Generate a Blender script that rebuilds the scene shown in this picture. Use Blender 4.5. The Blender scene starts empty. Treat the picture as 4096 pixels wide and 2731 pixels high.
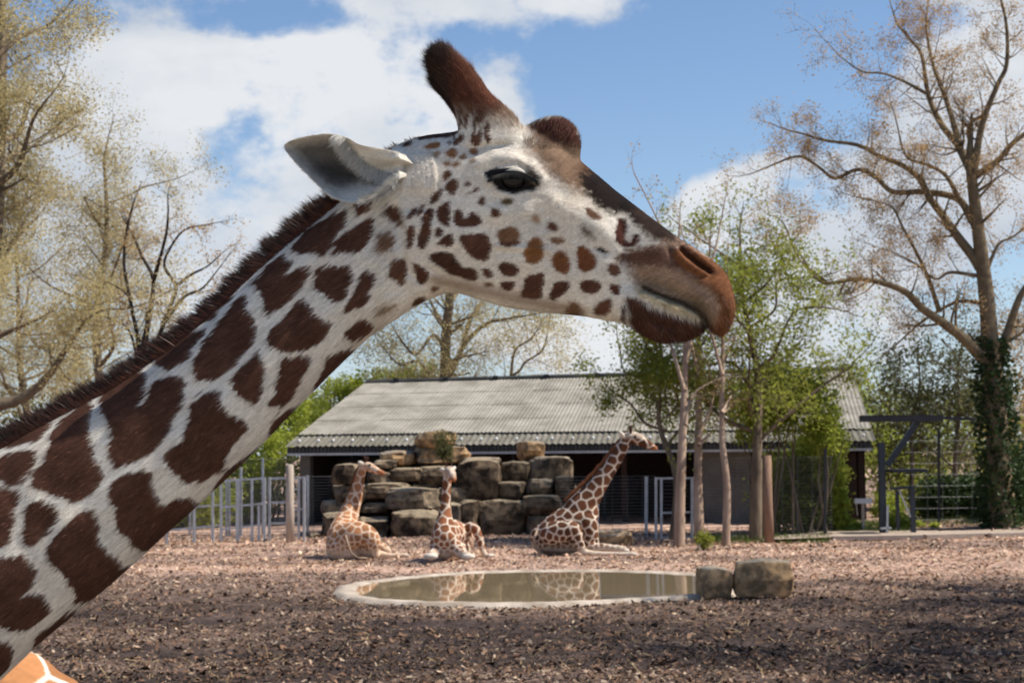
import bpy, bmesh, math, random
import numpy as np
from mathutils import Vector, Matrix

# ------------------------------------------------------------------ camera, sky, sun
scene = bpy.context.scene
COL = scene.collection
F = 6300.0            # focal length in photograph pixels (4096 wide)
CX, CY = 2048.0, 1365.5
H = 2.2               # eye height
PITCH = math.atan((1800 - CY) / F)
ROLL = math.radians(-0.72)
CAMROT = Matrix.Rotation(math.pi / 2 + PITCH, 3, 'X') @ Matrix.Rotation(ROLL, 3, 'Z')
CAMLOC = Vector((0, 0, H))
cam_data = bpy.data.cameras.new('camera')
cam = bpy.data.objects.new('camera', cam_data)
COL.objects.link(cam)
cam.matrix_world = Matrix.Translation(CAMLOC) @ CAMROT.to_4x4()
cam_data.sensor_width = 22.3
cam_data.lens = F / 4096 * 22.3
cam_data.clip_start = 0.05
cam_data.clip_end = 3000
cam_data.dof.use_dof = True
cam_data.dof.focus_distance = 3.08
cam_data.dof.aperture_fstop = 8.0
scene.camera = cam
scene.cycles.use_adaptive_sampling = True
scene.cycles.adaptive_threshold = 0.03
scene.cycles.max_bounces = 6
scene.cycles.diffuse_bounces = 3
scene.cycles.glossy_bounces = 3
scene.cycles.transmission_bounces = 2
scene.cycles.caustics_reflective = False
scene.cycles.caustics_refractive = False

SUN_EL, SUN_AZ = math.radians(52), math.radians(-1)   # azimuth: from +X towards +Y
sdir = Vector((math.cos(SUN_EL) * math.cos(SUN_AZ), math.cos(SUN_EL) * math.sin(SUN_AZ), math.sin(SUN_EL)))
world = bpy.data.worlds.new('World')
scene.world = world
world.use_nodes = True
wn, wl = world.node_tree.nodes, world.node_tree.links
wn.clear()
w_out = wn.new('ShaderNodeOutputWorld')
w_bg = wn.new('ShaderNodeBackground')
w_sky = wn.new('ShaderNodeTexSky')
w_sky.sky_type = 'NISHITA'
w_sky.sun_disc = False
w_sky.sun_elevation = SUN_EL
w_sky.sun_rotation = math.pi / 2 - SUN_AZ
w_sky.altitude = 100
w_sky.dust_density = 0.5
w_sky.ozone_density = 3.0
SKY_STRENGTH = 0.105
w_bg.inputs['Strength'].default_value = SKY_STRENGTH
wl.new(w_bg.outputs[0], w_out.inputs[0])

sun_data = bpy.data.lights.new('sun', 'SUN')
sun_data.energy = 4.3
sun_data.angle = math.radians(0.53)
sun_data.color = (1.0, 0.93, 0.82)
sun = bpy.data.objects.new('sun', sun_data)
COL.objects.link(sun)
sun.rotation_euler = sdir.to_track_quat('Z', 'Y').to_euler()
sun.location = (20, 10, 30)

vs = scene.view_settings
vs.view_transform = 'Standard'
vs.look = 'None'
vs.gamma = 1.0
vs.exposure = 0.66
vs.use_curve_mapping = False


# ------------------------------------------------------------------ picture <-> place
def P(px, py, Y):
    """point of the place that the photograph shows at (px, py), at depth Y"""
    d = CAMROT @ Vector(((px - CX) / F, (CY - py) / F, -1.0))
    return CAMLOC + d * (Y / d.y)


def GP(px, py, z=0.0):
    d = CAMROT @ Vector(((px - CX) / F, (CY - py) / F, -1.0))
    return CAMLOC + d * ((z - H) / d.z)


_RT = np.array(CAMROT.transposed())


def proj(v):
    q = (v - np.array(CAMLOC)) @ _RT.T
    return np.stack([CX + F * q[:, 0] / -q[:, 2], CY - F * q[:, 1] / -q[:, 2]], 1)


# ---- clouds, in sky directions
def mth(op, a, b=None, clamp=False):
    n = wn.new('ShaderNodeMath')
    n.operation = op
    n.use_clamp = clamp
    for i, s in enumerate((a, b)):
        if s is None:
            continue
        if isinstance(s, (int, float)):
            n.inputs[i].default_value = s
        else:
            wl.new(s, n.inputs[i])
    return n.outputs[0]


w_tc = wn.new('ShaderNodeTexCoord')
w_nrm = wn.new('ShaderNodeVectorMath')
w_nrm.operation = 'NORMALIZE'
wl.new(w_tc.outputs['Generated'], w_nrm.inputs[0])
DIRV = w_nrm.outputs[0]


def wnoise(scale, detail, rough, off, squash=1.7):
    m = wn.new('ShaderNodeMapping')
    m.inputs['Location'].default_value = off
    m.inputs['Scale'].default_value = (1, 1, squash)
    wl.new(DIRV, m.inputs[0])
    n = wn.new('ShaderNodeTexNoise')
    n.inputs['Scale'].default_value = scale
    n.inputs['Detail'].default_value = detail
    n.inputs['Roughness'].default_value = rough
    wl.new(m.outputs[0], n.inputs['Vector'])
    return n.outputs['Fac']


field = mth('MULTIPLY', mth('SUBTRACT', wnoise(3.2, 4, .5, (3.1, 1.7, .4)), 0.52), 2.2)
# named clouds: centre in the photograph, half sizes, strength
CLOUDS = [(500, 300, 430, 300, .9), (900, 620, 620, 330, .95), (1500, 480, 560, 320, 1.0), (2020, 470, 240, 150, .85),
          (1530, 170, 190, 190, .9), (2150, 20, 520, 110, .95), (620, 900, 500, 330, .8), (1200, 330, 240, 160, .5),
          (300, 1250, 700, 420, .6), (1900, 1340, 600, 140, .65), (2450, 1400, 330, 130, 1.4), (3100, 720, 280, 160, 1.5),
          (2800, 820, 300, 150, 1.0), (3960, 360, 340, 340, 1.5), (3500, 1000, 700, 420, .55), (3700, 760, 380, 280, 1.2),
          (3350, 1350, 420, 170, 1.2), (3000, 1150, 420, 200, .5), (2560, 900, 240, 80, .3), (2750, 160, 260, 60, .25),
          (1000, 90, 600, 60, -.45), (3000, 320, 560, 330, -1.0), (2600, 520, 400, 260, -.9), (2330, 1290, 160, 60, -.5), (640, 490, 260, 70, -.75), (700, 1000, 200, 120, -.4), (930, 560, 160, 60, -.35), (330, 620, 160, 120, -.4),
          (1880, 200, 150, 120, -.35), (1300, 80, 160, 90, -.3)]
for (x, y, rx, ry, s) in CLOUDS:
    d = (P(x, y, 1.0) - CAMLOC).normalized()
    right = (P(x + 100, y, 1.0) - CAMLOC).normalized() - d
    right = right.normalized()
    up = right.cross(d).normalized() * -1
    if up.z < 0:
        up = -up
    vx = wn.new('ShaderNodeVectorMath'); vx.operation = 'DOT_PRODUCT'
    vx.inputs[1].default_value = right / (rx / F); wl.new(DIRV, vx.inputs[0])
    ax = mth('SUBTRACT', vx.outputs['Value'], float(d.dot(right / (rx / F))))
    vy = wn.new('ShaderNodeVectorMath'); vy.operation = 'DOT_PRODUCT'
    vy.inputs[1].default_value = up / (ry / F); wl.new(DIRV, vy.inputs[0])
    ay = mth('SUBTRACT', vy.outputs['Value'], float(d.dot(up / (ry / F))))
    vf = wn.new('ShaderNodeVectorMath'); vf.operation = 'DOT_PRODUCT'
    vf.inputs[1].default_value = d; wl.new(DIRV, vf.inputs[0])
    r2 = mth('ADD', mth('MULTIPLY', ax, ax), mth('MULTIPLY', ay, ay))
    g = mth('POWER', 2.718, mth('MULTIPLY', r2, -0.8))
    g = mth('MULTIPLY', g, mth('GREATER_THAN', vf.outputs['Value'], 0.0))
    field = mth('ADD', field, mth('MULTIPLY', g, s))
edge = mth('ADD', mth('MULTIPLY', mth('SUBTRACT', wnoise(11, 8, .62, (1.3, 5.2, 2.2), 1.5), .5), 2.6),
           mth('MULTIPLY', mth('SUBTRACT', wnoise(34, 6, .62, (7.3, .2, 4.2), 1.2), .5), .8))
field = mth('MINIMUM', field, 0.98)
dens = mth('ADD', field, edge)
mr = wn.new('ShaderNodeMapRange')
mr.interpolation_type = 'SMOOTHSTEP'
mr.inputs['From Min'].default_value = 0.36
mr.inputs['From Max'].default_value = 0.92
wl.new(dens, mr.inputs['Value'])
mask = mth('MULTIPLY', mr.outputs['Result'], 0.95)
shade = wn.new('ShaderNodeMapRange')
shade.inputs['From Min'].default_value = 0.82
shade.inputs['From Max'].default_value = 1.28
shade.inputs['To Min'].default_value = 0.0
shade.inputs['To Max'].default_value = 1.0
wl.new(mth('ADD', mth('MULTIPLY', field, .35), mth('MULTIPLY', wnoise(7, 6, .55, (2.2, 8.1, .7), 1.9), 1.5)), shade.inputs['Value'])
CLOUD_V = 5.1
cl = wn.new('ShaderNodeMix'); cl.data_type = 'RGBA'
cl.inputs['A'].default_value = (CLOUD_V * .68, CLOUD_V * .74, CLOUD_V * .83, 1)
cl.inputs['B'].default_value = (CLOUD_V * .98, CLOUD_V, CLOUD_V * 1.03, 1)
wl.new(shade.outputs[0], cl.inputs['Factor'])
hz = wn.new('ShaderNodeMix'); hz.data_type = 'RGBA'
hz.inputs['B'].default_value = (4.1, 4.5, 5.1, 1)
sepz = wn.new('ShaderNodeSeparateXYZ'); wl.new(DIRV, sepz.inputs[0])
wl.new(mth('ADD', mth('MULTIPLY', mth('POWER', 2.718, mth('MULTIPLY', mth('MAXIMUM', sepz.outputs['Z'], 0.0), -11.0)), .8), .03), hz.inputs['Factor'])   # milky air low in the sky
tint = wn.new('ShaderNodeMix'); tint.data_type = 'RGBA'; tint.blend_type = 'MULTIPLY'   # deep spring blue
tint.inputs['Factor'].default_value = 1.0
tint.inputs['B'].default_value = (.64, .74, .82, 1)
wl.new(w_sky.outputs[0], tint.inputs['A'])
wl.new(tint.outputs['Result'], hz.inputs['A'])
mixc = wn.new('ShaderNodeMix'); mixc.data_type = 'RGBA'
wl.new(mask, mixc.inputs['Factor'])
wl.new(hz.outputs['Result'], mixc.inputs['A'])
wl.new(cl.outputs['Result'], mixc.inputs['B'])
wl.new(mixc.outputs['Result'], w_bg.inputs['Color'])


# ------------------------------------------------------------------ helpers: objects
def link(o, parent=None, ploc=None):
    COL.objects.link(o)
    if parent is not None:
        o.parent = parent
        o.matrix_parent_inverse = Matrix.Translation(parent['_loc']).inverted() if '_loc' in parent else Matrix.Identity(4)
    return o


def tag(o, label=None, cat=None, group=None, kind=None):
    if label: o['label'] = label
    if cat: o['category'] = cat
    if group: o['group'] = group
    if kind: o['kind'] = kind
    return o


def thing(name, label, cat, loc=(0, 0, 0), group=None):
    o = bpy.data.objects.new(name, None)
    COL.objects.link(o)
    o.empty_display_size = .2
    o.location = loc
    o['_loc'] = [float(c) for c in loc]
    return tag(o, label, cat, group)


def mesh_np(name, verts, faces, mat=None, parent=None, smooth=True, colors=None):
    """verts (n,3); faces: list of lists or (m,k) array"""
    me = bpy.data.meshes.new(name)
    verts = np.asarray(verts, dtype=np.float32)
    if isinstance(faces, np.ndarray):
        m, k = faces.shape
        me.vertices.add(len(verts)); me.vertices.foreach_set('co', verts.ravel())
        me.loops.add(m * k); me.loops.foreach_set('vertex_index', faces.astype(np.int32).ravel())
        me.polygons.add(m)
        me.polygons.foreach_set('loop_start', np.arange(0, m * k, k, dtype=np.int32))
        me.polygons.foreach_set('loop_total', np.full(m, k, dtype=np.int32))
        me.update(calc_edges=True)
    else:
        me.from_pydata([tuple(map(float, v)) for v in verts], [], [list(map(int, f)) for f in faces])
        me.update()
    if smooth:
        me.polygons.foreach_set('use_smooth', np.ones(len(me.polygons), dtype=bool))
    if colors is not None:
        set_colors(me, colors)
    o = bpy.data.objects.new(name, me)
    if mat is not None:
        me.materials.append(mat)
    return link(o, parent)


def set_colors(me, colors):
    a = me.color_attributes.get('coat') or me.color_attributes.new('coat', 'FLOAT_COLOR', 'POINT')
    c = np.ones((len(colors), 4), dtype=np.float32)
    c[:, :3] = colors
    a.data.foreach_set('color', c.ravel())


class MB:
    """collects boxes, bars and tubes into one mesh"""
    def __init__(self):
        self.v, self.f = [], []

    def quads(self, v, f):
        o = len(self.v)
        self.v += [tuple(p) for p in v]
        self.f += [[i + o for i in q] for q in f]

    def hexa(self, a):      # 8 corners: bottom ring 4, top ring 4
        self.quads(a, [(3, 2, 1, 0), (4, 5, 6, 7), (0, 1, 5, 4), (1, 2, 6, 5), (2, 3, 7, 6), (3, 0, 4, 7)])

    def box(self, c, s, rz=0.0):
        x, y, z = s[0] / 2, s[1] / 2, s[2] / 2
        ca, sa = math.cos(rz), math.sin(rz)
        self.hexa([(c[0] + ca * i - sa * j, c[1] + sa * i + ca * j, c[2] + k) for k in (-z, z) for (i, j) in ((-x, -y), (x, -y), (x, y), (-x, y))])

    def bar(self, a, b, w, d=None, up=Vector((0, 0, 1))):
        a, b = Vector(a), Vector(b)
        d = d or w
        t = (b - a).normalized()
        s = t.cross(up)
        if s.length < 1e-3:
            s = t.cross(Vector((0, 1, 0)))
        s.normalize()
        u = s.cross(t)
        self.hexa([p + s * (i * w / 2) + u * (j * d / 2) for p in (a, b) for (i, j) in ((-1, -1), (1, -1), (1, 1), (-1, 1))])

    def tube(self, pts, rad, n=8, cap=True):
        pts = [Vector(p) for p in pts]
        rings = []
        ref = None
        for i, p in enumerate(pts):
            t = (pts[min(i + 1, len(pts) - 1)] - pts[max(i - 1, 0)]).normalized()
            if ref is None:
                ref = t.cross(Vector((.31, .87, .12)))
                if ref.length < .05:
                    ref = t.cross(Vector((1, 0, 0)))
            ref = (ref - t * ref.dot(t)).normalized()
            b = t.cross(ref)
            r = rad[i] if hasattr(rad, '__len__') else rad
            o = len(self.v)
            for k in range(n):
                a = 2 * math.pi * k / n
                self.v.append(tuple(p + ref * (math.cos(a) * r) + b * (math.sin(a) * r)))
            rings.append(o)
        for i in range(len(rings) - 1):
            a, b = rings[i], rings[i + 1]
            for k in range(n):
                self.f.append([a + k, a + (k + 1) % n, b + (k + 1) % n, b + k])
        if cap:
            self.f.append([rings[0] + k for k in range(n)][::-1])
            self.f.append([rings[-1] + k for k in range(n)])

    def build(self, name, mat, parent=None, smooth=False):
        return mesh_np(name, np.array(self.v), self.f, mat, parent, smooth)


# ------------------------------------------------------------------ helpers: noise
def _hash(ix, iy, seed):
    h = (ix.astype(np.int64) * 374761393 + iy.astype(np.int64) * 668265263 + seed * 1442695) & 0xFFFFFFFF
    h = ((h ^ (h >> 13)) * 1274126177) & 0xFFFFFFFF
    return ((h ^ (h >> 16)) & 0xFFFF) / 65535.0


def vnoise(x, y, seed=0):
    ix, iy = np.floor(x), np.floor(y)
    fx, fy = x - ix, y - iy
    fx, fy = fx * fx * (3 - 2 * fx), fy * fy * (3 - 2 * fy)
    a, b = _hash(ix, iy, seed), _hash(ix + 1, iy, seed)
    c, d = _hash(ix, iy + 1, seed), _hash(ix + 1, iy + 1, seed)
    return (a * (1 - fx) + b * fx) * (1 - fy) + (c * (1 - fx) + d * fx) * fy


def fbm(x, y, octv=4, seed=0):
    s, a, t = 0, .5, 0
    for i in range(octv):
        s = s + a * vnoise(x * 2 ** i, y * 2 ** i, seed + i * 17)
        t += a
        a *= .5
    return s / t


# ------------------------------------------------------------------ helpers: materials
def mat(name, color, rough=.8, contrast=1.0, spec=.3, metal=0.0, var=0.0, vscale=4.0, bump=0.0, bscale=30.0, color2=None, stretch=(1, 1, 1), transl=0.0, attr=False, gen='Object', top=None):
    m = bpy.data.materials.new(name)
    m.use_nodes = True
    nt = m.node_tree
    N, L = nt.nodes, nt.links
    b = N['Principled BSDF']
    b.inputs['Base Color'].default_value = (*color, 1)
    b.inputs['Roughness'].default_value = rough
    b.inputs['Specular IOR Level'].default_value = spec
    b.inputs['Metallic'].default_value = metal
    csock = None
    tc = N.new('ShaderNodeTexCoord')
    mp = N.new('ShaderNodeMapping')
    mp.inputs['Scale'].default_value = stretch
    L.new(tc.outputs[gen], mp.inputs[0])
    if attr:
        at = N.new('ShaderNodeAttribute')
        at.attribute_name = 'coat'
        csock = at.outputs['Color']
    if var > 0 or color2 is not None:
        n = N.new('ShaderNodeTexNoise')
        n.inputs['Scale'].default_value = vscale
        n.inputs['Detail'].default_value = 6
        n.inputs['Roughness'].default_value = .62
        L.new(mp.outputs[0], n.inputs['Vector'])
        r = N.new('ShaderNodeMapRange')
        r.inputs['From Min'].default_value = .5 - .17 / contrast
        r.inputs['From Max'].default_value = .5 + .17 / contrast
        L.new(n.outputs['Fac'], r.inputs['Value'])
        mx = N.new('ShaderNodeMix'); mx.data_type = 'RGBA'
        L.new(r.outputs[0], mx.inputs['Factor'])
        if attr:
            r.inputs['To Min'].default_value = 1 - var
            r.inputs['To Max'].default_value = 1 + var
            mu = N.new('ShaderNodeMix'); mu.data_type = 'RGBA'; mu.blend_type = 'MULTIPLY'
            mu.inputs['Factor'].default_value = 1
            L.new(csock, mu.inputs['A'])
            L.new(r.outputs[0], mu.inputs['B'])
            csock = mu.outputs['Result']
        else:
            c2 = color2 if color2 is not None else tuple(c * (1 - var) for c in color)
            c1 = color if color2 is not None else tuple(min(1, c * (1 + var * .6)) for c in color)
            mx.inputs['A'].default_value = (*c2, 1)
            mx.inputs['B'].default_value = (*c1, 1)
            csock = mx.outputs['Result']
    if top is not None:          # own colour for upward faces; the paler ones paint in sunlit stone tops
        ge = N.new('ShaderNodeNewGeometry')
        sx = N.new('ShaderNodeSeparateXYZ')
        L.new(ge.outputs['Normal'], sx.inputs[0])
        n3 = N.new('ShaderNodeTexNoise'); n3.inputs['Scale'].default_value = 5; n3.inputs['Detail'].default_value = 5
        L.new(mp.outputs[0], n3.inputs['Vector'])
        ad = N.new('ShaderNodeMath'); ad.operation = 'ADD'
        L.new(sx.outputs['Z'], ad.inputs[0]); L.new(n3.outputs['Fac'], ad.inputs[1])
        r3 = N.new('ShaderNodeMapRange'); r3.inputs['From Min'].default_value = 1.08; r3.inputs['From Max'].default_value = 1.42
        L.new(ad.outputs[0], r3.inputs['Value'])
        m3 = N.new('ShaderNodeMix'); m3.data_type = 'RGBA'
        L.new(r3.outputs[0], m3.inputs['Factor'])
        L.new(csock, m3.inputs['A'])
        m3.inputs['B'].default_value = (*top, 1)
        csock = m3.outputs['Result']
    if csock is not None:
        L.new(csock, b.inputs['Base Color'])
    if bump > 0:
        n2 = N.new('ShaderNodeTexNoise')
        n2.inputs['Scale'].default_value = bscale
        n2.inputs['Detail'].default_value = 5
        L.new(mp.outputs[0], n2.inputs['Vector'])
        bp = N.new('ShaderNodeBump')
        bp.inputs['Strength'].default_value = bump
        bp.inputs['Distance'].default_value = .02
        L.new(n2.outputs['Fac'], bp.inputs['Height'])
        L.new(bp.outputs[0], b.inputs['Normal'])
    if transl > 0:
        out = N['Material Output']
        tr = N.new('ShaderNodeBsdfTranslucent')
        tr.inputs['Color'].default_value = (color[0] * 1.25, color[1] * 1.25, color[2] * .8, 1)
        if csock is not None:
            L.new(csock, tr.inputs['Color'])
        ms = N.new('ShaderNodeMixShader')
        ms.inputs[0].default_value = transl
        L.new(b.outputs[0], ms.inputs[1])
        L.new(tr.outputs[0], ms.inputs[2])
        L.new(ms.outputs[0], out.inputs['Surface'])
    return m


def evaluated_mesh(o):
    dg = bpy.context.evaluated_depsgraph_get()
    me = bpy.data.meshes.new_from_object(o.evaluated_get(dg))
    return me


def voxel_union(v, f, voxel, smooth_it=6, smooth_f=.5):
    """closed overlapping shells -> one continuous skin; returns verts, quad faces"""
    me = bpy.data.meshes.new('tmp')
    me.from_pydata([tuple(map(float, p)) for p in v], [], f)
    me.update()
    bm = bmesh.new(); bm.from_mesh(me)
    bmesh.ops.recalc_face_normals(bm, faces=bm.faces)
    bm.to_mesh(me); bm.free()
    o = bpy.data.objects.new('tmp', me)
    COL.objects.link(o)
    r = o.modifiers.new('r', 'REMESH')
    r.mode = 'VOXEL'
    r.voxel_size = voxel
    if smooth_it:
        s = o.modifiers.new('s', 'SMOOTH')
        s.factor = smooth_f
        s.iterations = smooth_it
    m2 = evaluated_mesh(o)
    n = len(m2.vertices)
    vv = np.zeros(n * 3, dtype=np.float32)
    m2.vertices.foreach_get('co', vv)
    tot = np.zeros(len(m2.polygons), dtype=np.int32)
    m2.polygons.foreach_get('loop_total', tot)
    li = np.zeros(len(m2.loops), dtype=np.int32)
    m2.loops.foreach_get('vertex_index', li)
    assert (tot == 4).all()
    bpy.data.objects.remove(o)
    bpy.data.meshes.remove(me)
    bpy.data.meshes.remove(m2)
    return vv.reshape(-1, 3).astype(np.float64), li.reshape(-1, 4)


def vert_normals(v, f):
    a, b, c, d = v[f[:, 0]], v[f[:, 1]], v[f[:, 2]], v[f[:, 3]]
    fn = np.cross(c - a, d - b)
    n = np.zeros_like(v)
    for k in range(4):
        np.add.at(n, f[:, k], fn)
    return n / (np.linalg.norm(n, axis=1, keepdims=True) + 1e-12)
# ------------------------------------------------------------------ the large giraffe at the rail
S = 4096 / 2352
Y0 = 3.2


def sub_stations(rows, n):
    """Catmull-Rom through rows of numbers"""
    r = np.array(rows, dtype=float)
    out = []
    for i in range(len(r) - 1):
        p0, p1, p2, p3 = r[max(i - 1, 0)], r[i], r[i + 1], r[min(i + 2, len(r) - 1)]
        for k in range(n):
            t = k / n
            out.append(.5 * ((2 * p1) + (-p0 + p2) * t + (2 * p0 - 5 * p1 + 4 * p2 - p3) * t * t + (-p0 + 3 * p1 - 3 * p2 + p3) * t ** 3))
    out.append(r[-1])
    return np.array(out)


def loft(rows, n=5, ring=36, scale=S, yc=Y0, ex=.9):
    """rows: top px, bottom px, half width (m), egg (wider above)"""
    st = sub_stations(rows, n)
    v, f = [], []
    for (tx, ty, bx, by, w, k) in st:
        t = P(tx * scale, ty * scale, yc)
        b = P(bx * scale, by * scale, yc)
        c, u = (t + b) / 2, (t - b) / 2
        for i in range(ring):
            a = 2 * math.pi * i / ring
            ca, sa = math.cos(a), math.sin(a)
            ca = math.copysign(abs(ca) ** ex, ca)
            sa = math.copysign(abs(sa) ** ex, sa)
            v.append(c + u * ca + Vector((0, 1, 0)) * (w * sa * (1 + k * ca)))
    m = len(st)
    for j in range(m - 1):
        for i in range(ring):
            f.append([j * ring + i, j * ring + (i + 1) % ring, (j + 1) * ring + (i + 1) % ring, (j + 1) * ring + i])
    f.append([i for i in range(ring)][::-1])
    f.append([(m - 1) * ring + i for i in range(ring)])
    return v, f


def limb(pts, n=12, sub=5, endcap=True):
    """pts: (x, y, z, r) -> closed tube with rounded ends"""
    st = sub_stations(pts, sub)
    if endcap:
        a, b = st[0], st[-1]
        da, db = a[:3] - st[1][:3], b[:3] - st[-2][:3]
        da /= np.linalg.norm(da) + 1e-9
        db /= np.linalg.norm(db) + 1e-9
        pre = [[*(a[:3] + da * a[3] * s), a[3] * c] for s, c in ((.95, .25), (.75, .65), (.4, .92))]
        post = [[*(b[:3] + db * b[3] * s), b[3] * c] for s, c in ((.4, .92), (.75, .65), (.95, .25))]
        st = np.array(pre + list(st) + post)
    m = MB()
    m.tube([s[:3] for s in st], [s[3] for s in st], n)
    return m.v, m.f


def join(*parts):
    v, f = [], []
    for pv, pf in parts:
        o = len(v)
        v += list(pv)
        f += [[i + o for i in q] for q in pf]
    return v, f


head_neck = [(-760, 1480, -420, 1960, .24, 0), (-520, 1330, -190, 1760, .19, 0), (-300, 1215, -20, 1580, .165, 0), (-130, 1115, 118, 1452, .15, 0), (0, 1035, 252, 1342, .14, .03),
             (130, 962, 368, 1237, .128, .03), (260, 893, 480, 1135, .118, .03), (370, 818, 588, 1032, .108, .03), (470, 738, 680, 938, .1, .03),
             (560, 652, 768, 850, .095, .03), (650, 572, 848, 775, .092, .03), (730, 505, 908, 735, .092, .02), (795, 452, 962, 700, .094, .02),
             (850, 398, 1003, 681, .097, .03), (905, 340, 1035, 671, .1, .05), (965, 316, 1066, 676, .103, .1), (1035, 306, 1112, 692, .106, .18),
             (1112, 294, 1182, 709, .108, .24), (1190, 292, 1262, 719, .104, .26), (1262, 318, 1330, 726, .094, .25), (1335, 374, 1384, 735, .08, .22),
             (1396, 424, 1420, 741, .069, .16), (1432, 456, 1436, 738, .058, .1), (1465, 490, 1462, 725, .046, .05), (1495, 530, 1488, 700, .028, 0), (1510, 560, 1505, 680, .012, 0)]
upper = [(1370, 405, 1400, 640, .055, .1), (1420, 444, 1440, 655, .06, .08), (1462, 476, 1480, 660, .062, .02), (1515, 516, 1530, 678, .066, -.02),
         (1565, 552, 1573, 697, .068, -.05), (1612, 582, 1602, 717, .066, -.05), (1654, 614, 1620, 738, .06, -.05), (1678, 655, 1634, 760, .05, 0),
         (1687, 702, 1650, 769, .038, 0), (1683, 736, 1664, 767, .02, 0)]
lower = [(1360, 590, 1360, 728, .05, 0), (1440, 630, 1438, 744, .056, 0), (1480, 645, 1474, 768, .058, .1), (1530, 664, 1518, 785, .058, .15),
         (1575, 684, 1570, 782, .052, .15), (1600, 702, 1603, 768, .042, .1), (1613, 730, 1620, 754, .02, 0)]
Z1 = 1.96


def z1(x, y):
    return 1100 + x / Z1, 150 + y / Z1


def horn(side):
    rows = [(1690, 850, 310, .055), (1680, 780, 290, .052), (1655, 700, 250, .047), (1600, 590, 190, .040), (1550, 500, 152, .036), (1492, 400, 144, .034), (1420, 310, 136, .033),
            (1340, 230, 126, .033), (1278, 168, 120, .033), (1246, 136, 92, .026), (1232, 120, 45, .014)]
    st = sub_stations(rows, 4)
    v, f = [], []
    n = 24
    yy = Y0 + side * .066
    for j, (x, y, hw, w) in enumerate(st):
        a, b = st[max(j - 1, 0)], st[min(j + 1, len(st) - 1)]
        d = np.array([b[0] - a[0], b[1] - a[1]])
        d /= np.linalg.norm(d)
        c = P(*z1(x, y), Y0 - .066)
        e = P(*z1(x - d[1] * hw, y + d[0] * hw), Y0 - .066) - c
        t = j / (len(st) - 1)
        cy = Y0 + side * (.052 + .022 * t)
        for i in range(n):
            an = 2 * math.pi * i / n
            q = c + e * math.cos(an)
            v.append((q.x, cy + w * math.sin(an), q.z))
    m = len(st)
    for j in range(m - 1):
        for i in range(n):
            f.append([j * n + i, j * n + (i + 1) % n, (j + 1) * n + (i + 1) % n, (j + 1) * n + i])
    f.append(list(range(n))[::-1])
    f.append([(m - 1) * n + i for i in range(n)])
    return v, f


median = [(1195, 300, 1215, 380, .045, 0), (1225, 284, 1235, 390, .056, 0), (1265, 271, 1262, 400, .06, 0), (1300, 278, 1290, 410, .058, 0), (1327, 305, 1315, 410, .05, 0), (1334, 345, 1325, 405, .03, 0)]
brow = []
for sd in (-1, 1):
    c = P(2040, 690, Y0 - .085)
    c2 = P(1960, 690, Y0 - .085)
    c3 = P(2150, 720, Y0 - .085)
    cy = Y0 + sd * .078
    brow.append(limb([(c2.x, cy, c2.z, .034), (c.x, cy, c.z, .046), (c3.x, cy, c3.z, .03)], 14))
bv, bf = voxel_union(*join(loft(head_neck), loft(upper), loft(lower), loft(median), horn(-1), horn(1), *brow), voxel=.0042, smooth_it=5)

# --- picture coordinates of a vertex as seen on the near flank (both flanks carry the same pattern)
TILES = {'1': (0, 1550, 2.), '2': (600, 1000, 2.), '3': (0, 1947, 2.), '4': (1000, 600, 2.4), '5': (1600, 600, 2.4), '6': (2200, 750, 2.4), 'z': (1100, 150, 1.96)}


def near_px(v):
    q = np.array(v, dtype=float)
    q[:, 1] = Y0 - np.abs(q[:, 1] - Y0)
    return proj(q)


def tl(t, pts):
    x0, y0, s = TILES[t]
    return [(x0 + x / s, y0 + y / s) for x, y in pts]


def polyline_d(px, py, pts):
    d = np.full(len(px), 1e9)
    for (ax, ay), (bx, by) in zip(pts[:-1], pts[1:]):
        ex, ey = bx - ax, by - ay
        t = np.clip(((px - ax) * ex + (py - ay) * ey) / (ex * ex + ey * ey), 0, 1)
        d = np.minimum(d, np.hypot(px - ax - t * ex, py - ay - t * ey))
    return d


def sdf_poly(px, py, poly):
    d = polyline_d(px, py, poly + poly[:1])
    inside = np.zeros(len(px), dtype=bool)
    n = len(poly)
    for i in range(n):
        (ax, ay), (bx, by) = poly[i], poly[(i + 1) % n]
        if ay == by:
            continue
        cross = ((ay > py) != (by > py)) & (px < (bx - ax) * (py - ay) / (by - ay) + ax)
        inside ^= cross
    return np.where(inside, -d, d)


def chaikin(p, it=1):
    for _ in range(it):
        q = []
        for i in range(len(p)):
            a, b = p[i], p[(i + 1) % len(p)]
            q.append((a[0] * .78 + b[0] * .22, a[1] * .78 + b[1] * .22))
            q.append((a[0] * .22 + b[0] * .78, a[1] * .22 + b[1] * .78))
        p = q
    return p


DK = (.080, .037, .024)      # dark brown patch
MD = (.095, .045, .027)
LT = (.17, .095, .055)
OR = (.21, .095, .04)
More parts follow.
